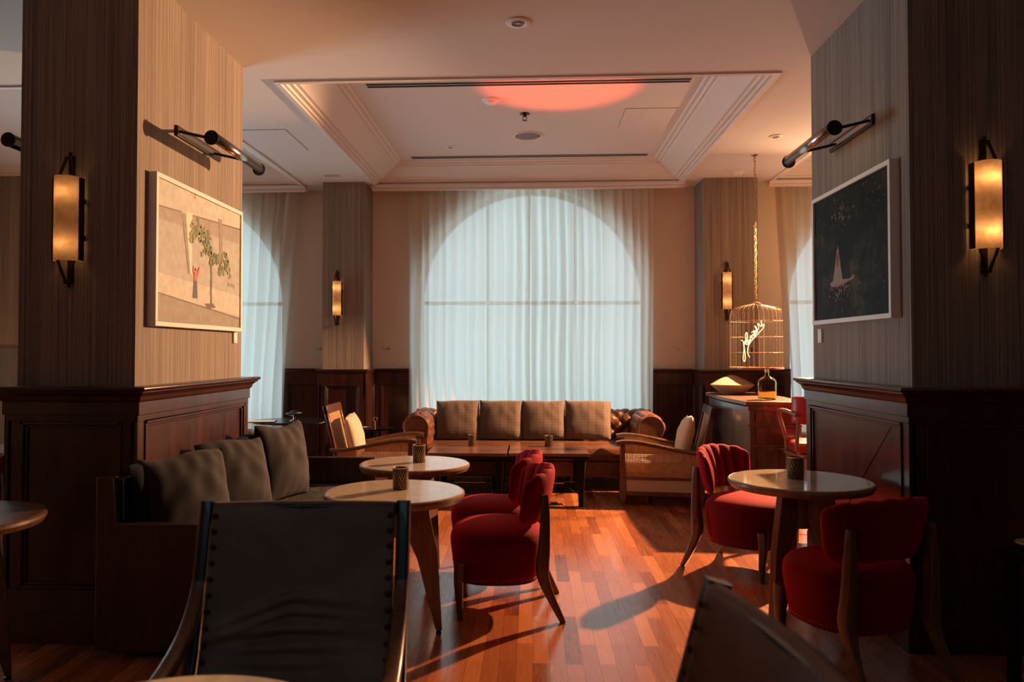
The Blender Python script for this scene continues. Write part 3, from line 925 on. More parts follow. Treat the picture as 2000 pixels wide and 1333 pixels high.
# ================================================================== CHESTERFIELD SOFA
SX0, SX1, SYF, SYB = -1.33, 1.33, 7.80, 8.68
sofa = thing('chesterfield_sofa', 'long brown leather chesterfield sofa with deep buttoned back under the arched window', 'sofa', (0, 8.24, 0))
def tuft(s, t, p, A):
    a = abs(sin(pi * (s / p + t / p))) ; b = abs(sin(pi * (s / p - t / p)))
    return A * (min(1, a * 1.2) * min(1, b * 1.2)) ** .6
def roll_arm(side):
    # profile in xz around the roll: from inner seat level up, over, down outside. then straight
    cx, cz, r = side * 1.19, .595, .125
    ins = []
    prof = [(cx - side * .115, .40), (cx - side * .115, .47), (cx - side * .12, .54)]
    for k in range(0, 19):
        a = R(180 - 12 * k * 1.12)
        prof.append((cx + side * cos(a) * r, cz + .03 + sin(a) * r))
    prof += [(cx + side * .06, .50), (cx + side * .09, .40), (cx + side * .095, .14)]
    P = smoothpts([(a, b, 0) for a, b in prof], 3)
    L = [0]
    for a, b in zip(P, P[1:]):
        L.append(L[-1] + math.hypot(b[0] - a[0], b[1] - a[1]))
    n = len(P)
    y0, y1 = -.42, .42
    def f(u, v):
        i = min(int(u * (n - 1) + .5), n - 1); p = P[i]; q = P[max(i - 1, 0)]; e = P[min(i + 1, n - 1)]
        tx, tz = e[0] - q[0], e[1] - q[1]; l = math.hypot(tx, tz) or 1
        nx, nz = -tz / l * side, tx / l * side
        y = y0 + (y1 - y0) * v
        d = tuft(y, L[i], .15, .028) if u < .72 else .0
        fade = min(1, (y - y0) / .05)
        # pleats near the front scroll
        pl = .006 * abs(sin(y * 60)) if y < -.30 else 0
        return (p[0] + nx * d * fade, y, p[1] + nz * d * fade)
    m = MB().grid(f, n - 1, 84)
    o = m.build('arm', 'sofa', sofa, smooth=1.2)
    # front scroll facing
    face = [(x, z) for x, z, _ in P if True]
    b = MB()
    b.prism([(x, z) for x, z in face], y0 - .012, y0 + .004)
    b.build('arm_front', 'sofa', o, smooth=.4, bevel=.01)
    pp = [(x, y0 - .014, z) for x, z in face[6:-8]]
    MB().tube(pp, .007, 6).build('piping', 'sofa', o)
for s in (-1, 1):
    roll_arm(s)
def bk():
    prof = [(.14, .42), (.16, .50), (.18, .58), (.17, .64), (.19, .70), (.25, .735), (.32, .73), (.37, .68), (.38, .60), (.37, .14)]
    P = smoothpts([(a, b, 0) for a, b in prof], 5); n = len(P); L = [0]
    for a, b in zip(P, P[1:]): L.append(L[-1] + math.hypot(b[0] - a[0], b[1] - a[1]))
    def f(u, v):
        i = min(int(u * (n - 1) + .5), n - 1); p = P[i]; q = P[max(i - 1, 0)]; e = P[min(i + 1, n - 1)]
        ty, tz = e[0] - q[0], e[1] - q[1]; l = math.hypot(ty, tz) or 1
        x = -1.28 + 2.56 * v; d = tuft(x, L[i], .17, .042) if L[i] < .55 else 0
        return (x, p[0] - tz / l * d, p[1] + ty / l * d)
    return MB().grid(f, n - 1, 230)
bk().build('backrest', 'sofa', sofa, smooth=1.2)
def seatf(u, v):
    a = pi * u
    x = -1.07 + 2.14 * v
    y = -.43 + .0 ; 
    prof = [(.25, .30), (-.38, .29), (-.455, .31), (-.475, .37), (-.455, .43), (-.40, .455), (.0, .462), (.22, .455)]
    k = u * (len(prof) - 1); i = min(int(k), len(prof) - 2); fr_ = k - i
    p = prof[i]; q = prof[i + 1]
    return (x, p[0] + (q[0] - p[0]) * fr_, p[1] + (q[1] - p[1]) * fr_)
MB().grid(seatf, 28, 2).build('seat_cushion', 'sofa', sofa, smooth=1.2)
MB().box((-1.20, -.435, .14), (1.20, .40, .30)).build('seat_base', 'sofa', sofa, bevel=.015)
for x in (-1.2, 1.2, -.4, .4):
    for y in (-.37, .36):
        MB().lathe([(.022, 0), (.03, .06), (.035, .14)], 16, (x, y, 0)).build('leg', 'blackwood', sofa)
for i, (xa, lab) in enumerate(((-.80, 'striped tribal-weave cushion at the left end of the leather sofa'), (-.342, 'striped tribal-weave cushion second from the left on the leather sofa'),
                (.116, 'striped tribal-weave cushion third from the left on the leather sofa'), (.588, 'striped tribal-weave cushion at the right end of the sofa row'))):
    w_ = .465 if i < 3 else .49
    o = cushion_mb(w_, .42, .17, 3.0, .02, .004, i + 1, lump=.004).build('throw_cushion', 'kilim', smooth=1.5, loc=(xa, 8.24, .675), rot=(R(-13), R((-1, .8, -.6, 1.2)[i]), R((2, -2, 1, -2)[i])))
    tag(o, lab, 'cushion', 'striped cushions on the sofa')

# ================================================================== COFFEE TABLES
def coffee_table(label, x, y):
    t = thing('coffee_table', label, 'coffee table', (x, y, 0), 0, 'dark coffee tables before the sofa')
    m = MB()
    for k in range(2):
        m.box((-.362 + k * .362, -.43, .462), (-.362 + k * .362 + .3605, .43, .49))
    m.build('table_top', 'tabletopwood', t, bevel=.002)
    MB().box((-.366, -.434, .44), (.366, .434, .462)).build('edge_band', 'ebony', t, bevel=.002)
    for sx in (-1, 1):
        for sy in (-1, 1):
            a, b = sx * .29, sy * .34
            m = MB(); w0, w1 = .040, .019
            m.add([(a - w0, b - w0, .44), (a + w0, b - w0, .44), (a + w0, b + w0, .44), (a - w0, b + w0, .44), (a - w1, b - w1, 0), (a + w1, b - w1, 0), (a + w1, b + w1, 0), (a - w1, b + w1, 0)],
                  [(0, 1, 2, 3), (7, 6, 5, 4), (0, 4, 5, 1), (1, 5, 6, 2), (2, 6, 7, 3), (3, 7, 4, 0)])
            l = m.build('leg', 'ebony', t, bevel=.003)
            n = MB()
            for k in range(17):
                z = .40 - k * .0225; ww = w1 + (w0 - w1) * z / .44
                n.sphere((a + ww, b - ww * .4, z), .007, 6, 4)
            n.build('stud_trim', 'brass', l)
    MB().tube(smoothpts([(-.29, -.34, .10), (-.15, 0, .16), (-.29, .34, .10)], 6), .006).tube(smoothpts([(.29, -.34, .10), (.15, 0, .16), (.29, .34, .10)], 6), .006).tube([(-.16, 0, .155), (.16, 0, .155)], .006).build('stretcher', 'chrome', t)


coffee_table('left one of the two dark coffee tables in front of the leather sofa', -.595, 7.345)
coffee_table('right one of the two dark coffee tables in front of the leather sofa', .145, 7.36)


def candle(label, x, y, z, sc_=1.0, group='patterned candle holders'):
    t = thing('candle_holder', label, 'candle holder', (x, y, z), random.uniform(0, 6), group)
    r = .039 * sc_; h = .105 * sc_
    MB().lathe([(.0001, 0), (r * .94, 0), (r, .004), (r, h), (r - .003, h + .001), (r - .004, h), (r - .004, .012), (.0001, .012)], 40).build('holder', 'candle', t)
    MB().lathe([(r + .0005, h - .002), (r + .0012, h + .001), (r - .002, h + .003), (r - .0045, h)], 40, close=False).build('rim', 'brass', t)
    MB().lathe([(r * .8, .012), (r * .8, .05 * sc_), (.0001, .048 * sc_)], 24).build('candle', 'linen', t)
    return t


# ================================================================== CANE ARMCHAIRS (face +y locally)
def armchair(label, x, y, rz, clabel):
    t = thing('cane_armchair', label, 'armchair', (x, y, 0), rz, 'wood and cane armchairs beside the sofa')
    W = .31
    for s in (-1, 1):
        X = s * W
        MB().prism([(.335, .0), (.375, .0), (.385, .10), (.375, .55), (.335, .55), (.325, .10)], X - .02, X + .02, 'yz').build('leg', 'chairwood', t, bevel=.004)
        MB().prism([(-.36, .0), (-.32, .0), (-.315, .2), (-.33, .45), (-.36, .45), (-.375, .2)], X - .02, X + .02, 'yz').build('leg', 'chairwood', t, bevel=.004)
        arm = smoothpts([(X, -.40, .49), (X, -.30, .485), (X, -.15, .505), (X, .05, .545), (X, .22, .572), (X, .34, .575), (X, .41, .562)], 5)
        n = len(arm)
        MB().tube(arm, [.75 + .35 * (k / n) for k in range(n)], 12, flat=(.042, .020)).build('arm', 'chairwood', t, smooth=1)
        top = [(a[1], a[2] - .008) for a in arm if -.34 < a[1] < .345]
        MB().prism([(-.34, .26), (.34, .26)] + top[::-1], X - .0015, X + .0015, 'yz').build('cane_panel', 'cane', t, smooth=0)
        MB().prism([(-.34, .13), (.34, .13), (.34, .245), (-.34, .245)], X - .006, X + .006, 'yz').build('lower_panel', 'chairlinen', t)
        MB().box((X - .014, -.35, .235), (X + .014, .35, .262)).box((X - .016, -.35, .09), (X + .016, .35, .13)).build('side_rail', 'chairwood', t, bevel=.003)
    MB().box((-W, .335, .09), (W, .37, .15)).build('front_rail', 'chairwood', t, bevel=.003)
    def f(u, v):
        a = R(-95 + 190 * u)
        return (-W + .025 + (2 * W - .05) * v, .28 + .10 * cos(a), .235 + .10 * sin(a) * 1.0 + .0)
    MB().grid(f, 16, 2).build('front_upholstery', 'chairlinen', t, smooth=2)
    m = MB().box((-W + .022, -.34, .28), (W - .022, .37, .40)); m.build('seat_cushion', 'chairlinen', t, bevel=.035, seg=4)
    # reclined back
    b = Matrix.Translation((0, -.33, .36)) @ Matrix.Rotation(R(13), 4, 'X')
    def bx(m, A, B):
        q = MB().box(A, B); m.add([tuple(b @ Vector(v)) for v in q.v], q.f)
    m = MB(); bx(m, (-W, -.018, -.12), (-W + .045, .018, .55)); bx(m, (W - .045, -.018, -.12), (W, .018, .55)); bx(m, (-W, -.02, .47), (W, .02, .55)); bx(m, (-W + .04, -.016, -.02), (W - .04, .016, .02))
    m.build('back_frame', 'chairwood', t, bevel=.006)
    m = MB(); bx(m, (-W + .04, -.002, .0), (W - .04, .001, .48)); m.build('cane_back', 'cane', t, smooth=0)
    p = cushion_mb(.42, .42, .15, 2.2, .06, .006, int(x * 10) + 40, lump=.01).build('scatter_cushion', 'linen', smooth=1.6)
    mw = Matrix.Translation((x, y, 0)) @ Matrix.Rotation(rz, 4, 'Z') @ Matrix.Translation((0, -.225, .60)) @ Matrix.Rotation(R(14), 4, 'X') @ Matrix.Rotation(R(3), 4, 'Y')
    p.matrix_world = mw
    tag(p, clabel, 'cushion')
    return t


armchair('wood and cane armchair to the left of the sofa, lit orange', -1.50, 7.42, R(-88), 'oatmeal scatter cushion propped in the left cane armchair')
armchair('wood and cane armchair to the right of the sofa, seen from its side', 1.21, 7.38, R(84), 'cream scatter cushion propped in the right cane armchair')

# ================================================================== ROUND TABLES
def round_table(label, x, y, r, rz=0, topmat='marble', h=.72, legmat='oak', group='round bar tables'):
    t = thing('round_table', label, 'table', (x, y, 0), rz, group)
    MB().lathe([(.0001, h - .018), (r - .012, h - .018), (r - .008, h - .004), (r - .014, h), (.0001, h)], 72).build('table_top', topmat, t, smooth=.5)
    MB().lathe([(r - .02, h - .02), (r - .013, h - .005), (r - .008, h - .002), (r - .002, h - .006), (r, h - .018), (r - .012, h - .040), (r - .05, h - .046), (.0001, h - .046)], 72, close=False).build('wooden_rim', legmat, t, smooth=.6)
    for k in range(3):
        a = 2 * pi * k / 3
        poly_ = [(.035, h - .046), (.155, h - .046), (.212, .40), (.235, .02), (.207, .02), (.115, .37), (.05, .52), (.035, .55)]
        m = MB(); th = .019
        vs = []
        for s in (-th, th):
            for (q, z) in poly_:
                vs.append((q * cos(a) - s * sin(a), q * sin(a) + s * cos(a), z))
        n = len(poly_)
        m.add(vs, [tuple(range(n)), tuple(range(2 * n - 1, n - 1, -1))] + [(i, i + n, (i + 1) % n + n, (i + 1) % n) for i in range(n)])
        l = m.build('leg', legmat, t, bevel=.004)
        MB().lathe([(.014, 0), (.014, .012), (.006, .014), (.006, .022)], 12, (.22 * cos(a), .22 * sin(a), 0)).build('glide', 'black', l)
    MB().lathe([(.045, .50), (.045, h - .046)], 20).build('centre_post', legmat, t)
    return t


round_table('nearer of the two marble tables on the left, in front of the bench', -.675, 3.755, .343, R(20))
round_table('farther of the two marble tables on the left, before the bench end', -.722, 4.70, .338, R(60))
round_table('marble table on the right between two red chairs', 1.372, 4.045, .356, R(95), h=.745)
round_table('round wooden table cut by the left edge of the picture', -2.41, 3.06, .36, R(40), 'walnut', .72, 'walnut')
round_table('round table edge at the very bottom, in front of the dark leather chair', -.64, 1.255, .36, R(40), 'marble', .72)
candle('candle holder on the nearer marble table at left', -.655, 3.80, .72)
candle('candle holder on the farther marble table at left', -.70, 4.73, .72)
candle('candle holder on the right marble table', 1.36, 4.07, .745, 1.05)
candle('candle holder on the left coffee table', -.585, 7.46, .49)
candle('candle holder on the right coffee table', .155, 7.43, .49)

# ================================================================== RED VELVET CHAIRS (face +y locally)
def red_chair_proto():
    t = thing('velvet_chair', 'x', 'chair', (0, 0, 0), 0, 'crimson velvet chairs')
    def rr(a, wx, wy):      # superellipse plan
        e = 2.6
        c_, s_ = cos(a), sin(a)
        k = (abs(c_) ** e + abs(s_) ** e) ** (-1 / e)
        return wx * c_ * k, wy * s_ * k
    prof = [(.86, .215), (.90, .21), (.93, .23), (.955, .28), (.985, .34), (1.0, .39), (.985, .415), (.93, .443), (.80, .464), (.60, .478), (.35, .487), (.12, .490), (.001, .491)]
    prof = [(a, b) for a, b, _ in smoothpts([(a, b, 0) for a, b in prof], 3)]
    n = len(prof)
    def f(u, v):
        a = 2 * pi * u; i = min(int(v * (n - 1) + .5), n - 1); k, z = prof[i]
        x, y = rr(a, .262 * k, .255 * k)
        return (x, y + .01 - .02 * (1 - k), z)
    MB().grid(f, 56, n - 1, cu=True).build('seat', 'red', t, smooth=2)
    m = MB().prism([(rr(2 * pi * k / 40, .235, .228)[0], rr(2 * pi * k / 40, .235, .228)[1] + .01) for k in range(40)], .185, .214, 'xy'); m.build('seat_base', 'red', t, smooth=.6)
    nm = MB()
    for k in range(90):
        x, y = rr(2 * pi * k / 90, .236, .229); nm.sphere((x, y + .01, .204), .0035, 5, 3)
    nm.build('nail_trim', 'brass', t)
    # curved padded back: arc around a centre in front; channels on the inner face
    c0 = (0, .06); Ra = .315
    def g(u, v):
        th = 2 * pi * v                      # around the pad section
        a = R(-90 - 56 + 112 * u)
        edge = 1 - abs(2 * u - 1) ** 7
        hh = .135 * (.72 + .28 * edge ** .6) * max(.02, edge) ** .12 ; tt = .038 * max(0.0, edge) ** .5
        ce, se = cos(th), sin(th)
        ce = math.copysign(abs(ce) ** .7, ce); se = math.copysign(abs(se) ** .75, se)
        dz = se * hh; dr = -ce * tt
        if ce > 0:                            # inner face: vertical channels pulled to a centre
            chan = abs(sin((u - .5) * pi * 7)) ** .6
            dr = -ce * (tt * .75 + .022 * chan * edge * (1 - .45 * abs(se)))
        zc = .628 + .012 * cos((2 * u - 1) * pi) - .0
        rad = Ra + dr + .05 * dz / .135 * .6
        return (c0[0] + rad * cos(a), c0[1] + rad * sin(a), zc + dz * (1 + (.06 * abs(sin((u - .5) * pi * 7)) if dz > 0 else 0)))
    MB().grid(g, 84, 28, cv=True).build('backrest', 'red', t, smooth=2)
    for s in (-1, 1):
        # rear leg: flat blade outside the pad, kinked under the seat
        pts = [(s * .220, -.240, .655), (s * .224, -.242, .55), (s * .228, -.236, .38), (s * .230, -.228, .25), (s * .234, -.265, .14), (s * .242, -.335, .0)]
        P = smoothpts(pts, 5); nn = len(P)
        def rad(k):
            q = k / (nn - 1)
            return .62 + .5 * (q / .55 if q < .55 else 1) - (1.0 - .38) * max(0, (q - .55) / .45) - .12
        MB().tube(P, [rad(k) for k in range(nn)], 12, flat=(.031, .036), up=(s * .35, .0, 1) if False else (0, 1, .2)).build('leg', 'chairwood', t, smooth=.9)
        pts = [(s * .205, .205, .30), (s * .21, .21, .20), (s * .212, .205, .10), (s * .212, .20, .0)]
        P = smoothpts(pts, 4); nn = len(P)
        MB().tube(P, [1.15 - .62 * k / (nn - 1) for k in range(nn)], 12, flat=(.026, .026), up=(0, 1, .2)).build('leg', 'chairwood', t, smooth=.9)
    return t


rc = red_chair_proto()
rc['label'] = 'crimson velvet chair nearest the aisle at the left tables'
rc.location = (-.185, 4.245, 0); rc.rotation_euler = (0, 0, R(92))
copy_tree(rc, 'crimson velvet chair mostly hidden behind the nearer one on the left', (-.245, 4.86, 0), R(88))
copy_tree(rc, 'crimson velvet chair beyond the right marble table, brightly lit seat', (1.385, 5.06, 0), R(-133))
copy_tree(rc, 'dark crimson velvet chair seen from behind at the right marble table', (1.445, 3.62, 0), R(22))
copy_tree(rc, 'red chair sliver at the far left edge of the picture', (-3.53, 4.72, 0), R(100))
round_table('round table sliver at the left edge behind the near left pillar', -3.60, 5.35, .36, 0, 'walnut', .72, 'walnut')
candle('candle holder at the far left edge beyond the pillar', -3.50, 5.06, .72)

# ================================================================== BENCH AND DARK PILLOWS
b = thing('banquette_bench', 'long dark rosewood bench along the near left pillar', 'bench', (-1.55, 4.55, 0))
# local origin at (-1.55, 4.55)
for y0, y1 in ((-1.13, -1.085), (1.09, 1.13)):
    MB().prism([(-.34 if y0 > 0 else -.44, .04), (.39, .04), (.39, .62), (-.29 if y0 > 0 else -.345, .62), (-.31 if y0 > 0 else -.355, .83), (-.34 if y0 > 0 else -.44, .83)], y0, y1, 'xz').build('end_panel', 'bench', b, bevel=.006)
MB().box((-.33, -.95, .10), (-.295, 1.09, .82)).box((-.44, -1.085, .10), (-.33, -.955, .82)).build('backrest', 'bench', b, bevel=.008)
MB().box((-.325, -1.085, .14), (.37, 1.09, .30)).build('seat_base', 'bench', b, bevel=.004)
MB().box((-.30, -1.08, .0), (.33, 1.08, .14)).build('plinth', 'blackwood', b)
q = N('dark_patterned_upholstery'); x_, y_, z_ = q.xyz()
f = q.noise(q.vec(q.M('MULTIPLY', x_, 26), q.M('MULTIPLY', y_, 7), 0), 1.2, 4, .6, 2.5)
q.set(q.ramp(f, (.50, (.012, .014, .016)), (.56, (.06, .045, .03)), (.60, (.16, .11, .06)), (.64, (.015, .016, .018))), .85)
MB().box((-.295, -1.08, .30), (.37, 1.085, .43)).build('seat_cushion', q.m, b, bevel=.03, seg=4)
def dark_pillow(label, x, y, z, rz, tilt, m, w_, seed):
    o = cushion_mb(w_, w_ * .96, .21 if m == 'taupe' else .11, 2.3, .05, .007, seed, lump=.012).build('bench_pillow', m, smooth=1.6)
    o.matrix_world = Matrix.Translation((x, y, z)) @ Matrix.Rotation(rz, 4, 'Z') @ Matrix.Rotation(tilt, 4, 'X')
    tag(o, label, 'pillow', 'dark pillows on the bench' if m == 'taupe' else None)
# pillow faces local +y; rz -90 turns it to +x
dark_pillow('dark taupe velvet pillow at the near end of the bench', -1.70, 3.72, .665, R(-117), R(12), 'taupe', .50, 11)
dark_pillow('dark taupe velvet pillow in the middle of the three', -1.70, 4.33, .665, R(-115), R(13), 'taupe', .50, 12)
dark_pillow('dark taupe velvet pillow at the far end of the bench, standing most upright', -1.655, 5.03, .675, R(-106), R(8), 'taupe', .52, 13)
dark_pillow('dark navy pillow in shadow at the near end, tucked behind the first taupe one', -1.79, 3.68, .655, R(-97), R(9), 'navy', .46, 14)
dark_pillow('dark navy pillow tucked behind the far taupe one', -1.77, 4.84, .66, R(-94), R(12), 'navy', .46, 15)

# ================================================================== LEATHER SLING CHAIRS (face +y locally)
def sling_chair(label, x, y, rz, lm='dleather'):
    t = thing('leather_sling_chair', label, 'armchair', (x, y, 0), rz)
    t.scale = (1, 1, .985); W = .318
    top = [(-.365, .945), (-.345, .84), (-.30, .66), (-.24, .50), (-.19, .42)]
    for s in (-1, 1):
        X = s * (W - .022)
        P = smoothpts([(X, a, z) for a, z in [(-.380, .958), (-.352, .86), (-.30, .68), (-.235, .50), (-.15, .30), (-.16, .12), (-.20, 0)]], 5)
        MB().tube(P, [1.0] * len(P), 12, flat=(.021, .026), up=(0, 1, 0)).build('back_post', 'blackwood', t, smooth=.9)
        P = smoothpts([(X, a, z) for a, z in [(-.325, .80), (-.285, .70), (-.19, .615), (-.04, .565), (.13, .545), (.28, .55), (.36, .53)]], 5)
        MB().tube(P, [.75 + .5 * k / len(P) for k in range(len(P))], 12, flat=(.024, .016), up=(0, 0, 1)).build('arm_rail', 'walnut', t, smooth=.9)
        P = smoothpts([(X, a, z) for a, z in [(.31, .54), (.30, .42), (.32, .22), (.36, 0)]], 5)
        MB().tube(P, [1.0 - .3 * k / len(P) for k in range(len(P))], 12, flat=(.02, .02), up=(0, 1, 0)).build('leg', 'blackwood', t, smooth=.9)
        MB().tube([(X, -.17, .38), (X, .31, .40)], 1, 12, flat=(.018, .026)).build('seat_rail', 'blackwood', t, smooth=.9)
    MB().tube([(-W + .02, -.374, .935), (W - .02, -.374, .935)], 1, 12, flat=(.014, .02)).build('top_rail', 'blackwood', t, smooth=.9)
    MB().tube([(-W + .03, .31, .41), (W - .03, .31, .41)], 1, 12, flat=(.018, .02)).build('front_rail', 'blackwood', t, smooth=.9)
    rnd = random.Random(int(x * 100))
    prof = smoothpts([(a, z, 0) for a, z in [(-.385, .925), (-.378, .952), (-.352, .955), (-.338, .92), (-.31, .80), (-.262, .62), (-.215, .49), (-.15, .425), (-.02, .41), (.15, .425), (.29, .445), (.335, .44), (.34, .41)]], 6)
    n = len(prof)
    wl = W - .046
    def f(u, v):
        i = min(int(u * (n - 1) + .5), n - 1); a, z, _ = prof[i]; xx = 2 * v - 1
        sag = -.022 * (1 - xx * xx) * (1 if i > 8 else 0)
        d = 0
        if i > 8 and z < .80 and a < -.15:      # creases fanning over the lower back
            for (zc, sl, wd, am) in ((.690, -.10, .012, .020), (.655, -.085, .012, .024), (.610, -.03, .014, .026), (.560, .0, .016, .014), (.52, .01, .016, .012)):
                zz = z - (zc + sl * (xx - .1) ** 1 * (1 if xx > .1 else -.25))
                env = math.exp(-((xx - .15) / .55) ** 2)
                d += am * env * (math.exp(-(zz / wd) ** 2) - .8 * math.exp(-((zz + wd * 1.9) / wd) ** 2))
        return (wl * xx, a + sag * .9 + d * .6, z + sag * .5 * (a > -.2))
    # denser profile for creases
    prof2 = []
    for p, q in zip(prof, prof[1:]):
        for k in range(3):
            prof2.append(tuple(p[j] + (q[j] - p[j]) * k / 3 for j in range(3)))
    prof2.append(prof[-1]); 
    start = 8
    prof = prof2; n = len(prof)
    def f2(u, v):
        return f(u, v)
    o = MB().grid(f2, n - 1, 40).build('leather_sling', lm, t, smooth=3)
    sd = o.modifiers.new('solid', 'SOLIDIFY'); sd.thickness = .006; sd.offset = 0
    # nail heads down both posts
    for s in (-1, 1):
        for k in range(11):
            q = k / 10
            z = .925 - .44 * q
            a = -.338 + (.928 - z) * .265
            nd = MB().sphere((0, 0, 0), .0095, 10, 6, (1, .6, 1)) if (s, k) == (-1, 0) else None
            if nd: nail = nd.build('nail_head', 'bronze', t, loc=(s * (wl - .012), a + .008, z))
            else:
                c_ = nail.copy(); COL.objects.link(c_); c_.parent = t; c_.location = (s * (wl - .012), a + .008, z)
    return t


sling_chair('dark leather chair facing the camera in the centre foreground', -.66, 1.945, R(180 + 4.4))
sling_chair('brown leather chair cut off at the bottom right, only its back top showing', .035, 1.22, R(98), 'bleather')

# ================================================================== CABINET, BIRDCAGE, STOOL
t = thing('sideboard_cabinet', 'tall mahogany sideboard with its end towards the camera, right of the armchair', 'cabinet', (1.95, 7.0, 0))
n = 14
cs = [(-.205 - .035 * sin(pi * k / n), -.68 + 1.40 * k / n) for k in range(n + 1)]
body = [(.20, -.68)] + [(.20, .72)] + cs[::-1]
MB().prism([(x, y) for x, y in body], .06, .955, 'xy').build('body', 'cabside', t, smooth=.4)
topo = [(.24, -.72), (.30, .0), (.24, .76)] + [(x - .03, y + (-.03 if k == 0 else .03 if k == n else 0)) for k, (x, y) in enumerate(cs)][::-1]
MB().prism(topo, .968, 1.0, 'xy').build('top', 'walnut', t, smooth=.3, bevel=.006)
MB().box((-.215, -.70, .93), (.215, -.68, .968)).box((-.215, -.697, .80), (.215, -.68, .815)).box((-.205, -.70, 0), (-.165, -.68, .93)).box((.165, -.70, 0), (.205, -.68, .93)).box((-.205, -.695, .62), (.205, -.68, .65)).build('end_frame', 'cabinet', t, bevel=.004)
MB().box((-.155, -.692, .83), (.155, -.68, .92)).build('drawer', 'cabinet', t, bevel=.004)
MB().box((-.155, -.690, .66), (.155, -.68, .79)).build('drawer', 'cabinet', t, bevel=.004)
MB().box((-.155, -.688, .08), (.155, -.68, .60)).build('door', 'cabinet', t, bevel=.004)
m = MB()
for k in range(14): m.sphere((-.135, -.692, .12 + k * .034), .012, 8, 6)
m.build('beaded_moulding', 'cabinet', t)
MB().box((-.19, -.66, 0), (.19, .70, .07)).build('plinth', 'blackwood', t)

t = thing('stone_bowl', 'wide tan faceted bowl with a domed lid on the sideboard', 'bowl', (1.89, 7.40, 1.0))
MB().lathe([(.0001, 0), (.09, 0), (.10, .004), (.198, .085), (.20, .094)], 24, close=False).build('bowl', 'stone', t, smooth=.3)
MB().lathe([(.20, .094), (.185, .102), (.12, .140), (.06, .168), (.03, .180), (.0001, .183)], 24, close=False).build('lid', 'stone', t, smooth=.5)
t = thing('glass_bottle', 'olive glass flagon with a thin neck standing on the front of the sideboard', 'bottle', (1.97, 6.58, 1.0))
MB().lathe([(.0001, .012), (.045, .004), (.066, 0), (.074, .008), (.075, .02), (.075, .145), (.070, .165), (.052, .182), (.030, .192), (.018, .205), (.014, .225), (.013, .245), (.019, .250), (.019, .258), (.011, .258),
            (.010, .225), (.014, .205), (.026, .189), (.048, .179), (.066, .162), (.071, .145), (.071, .02), (.066, .012), (.045, .010), (.0001, .017)], 40).build('bottle_body', 'amber', t, smooth=1)
MB().lathe([(.015, .232), (.021, .234), (.021, .240), (.015, .242)], 24, close=False).build('neck_ring', 'amber', t)

BX, BY = 2.14, 7.48
t = thing('birdcage', 'round brass wire birdcage hanging on a chain above the sideboard', 'birdcage', (BX, BY, 1.235), 0)
MB().lathe([(.0001, 0), (.235, 0), (.25, .004), (.25, .02), (.244, .022), (.242, .010), (.0001, .008)], 56).build('tray', 'oak', t, smooth=.6)
ZS, ZTp = .555, .640
for k in range(32):
    a = 2 * pi * k / 32
    pts = [(.240, .015), (.241, .2), (.241, .45), (.239, .535), (.226, .572), (.185, .594), (.12, .610), (.07, .620), (.035, .63)]
    P = [(r_ * cos(a), r_ * sin(a), z) for r_, z in pts]
    if k == 0:
        MB().tube([(r_, 0, z) for r_, z in pts], .0012, 5).build('wire', 'cagewire', t)
        w0 = t.children[-1]
    else:
        c_ = w0.copy(); COL.objects.link(c_); c_.parent = t; c_.rotation_euler = (0, 0, a)
for z in (.16, .31, .46):
    MB().tube([(.241 * cos(2 * pi * k / 48), .241 * sin(2 * pi * k / 48), z) for k in range(48)], .0022, 6, closed=True).build('hoop', 'cagewire', t)
MB().lathe([(.045, .622), (.045, .634), (.03, .642), (.012, .648), (.0001, .65)], 24).build('crown', 'brass', t)
# chain, hangs from the ceiling
z0 = 1.235 + .65; zt = H; L_ = .045
ch = thing('hanging_chain', 'long brass chain holding the birdcage from the ceiling', 'chain', (BX, BY, z0))
nl = int((zt - z0) / .032)
def link():
    pts = []
    for k in range(14):
        a = 2 * pi * k / 14
        pts.append((.010 * cos(a), 0, .0215 * sin(a)))
    return MB().tube(pts, .0032, 6, closed=True)
lk = link().build('chain_link', 'brass', ch, loc=(0, 0, .016))
for k in range(1, nl):
    c_ = lk.copy(); COL.objects.link(c_); c_.parent = ch; c_.location = (.003 * sin(k * 1.9), 0, .016 + (zt - z0 - .03) * k / (nl - 1)); c_.rotation_euler = (0, 0, (pi / 2 if k % 2 else 0) + .4)
MB().lathe([(.012, zt - z0 - .012), (.03, zt - z0 - .008), (.032, zt - z0)], 20).build('ceiling_rose', 'brass', ch)
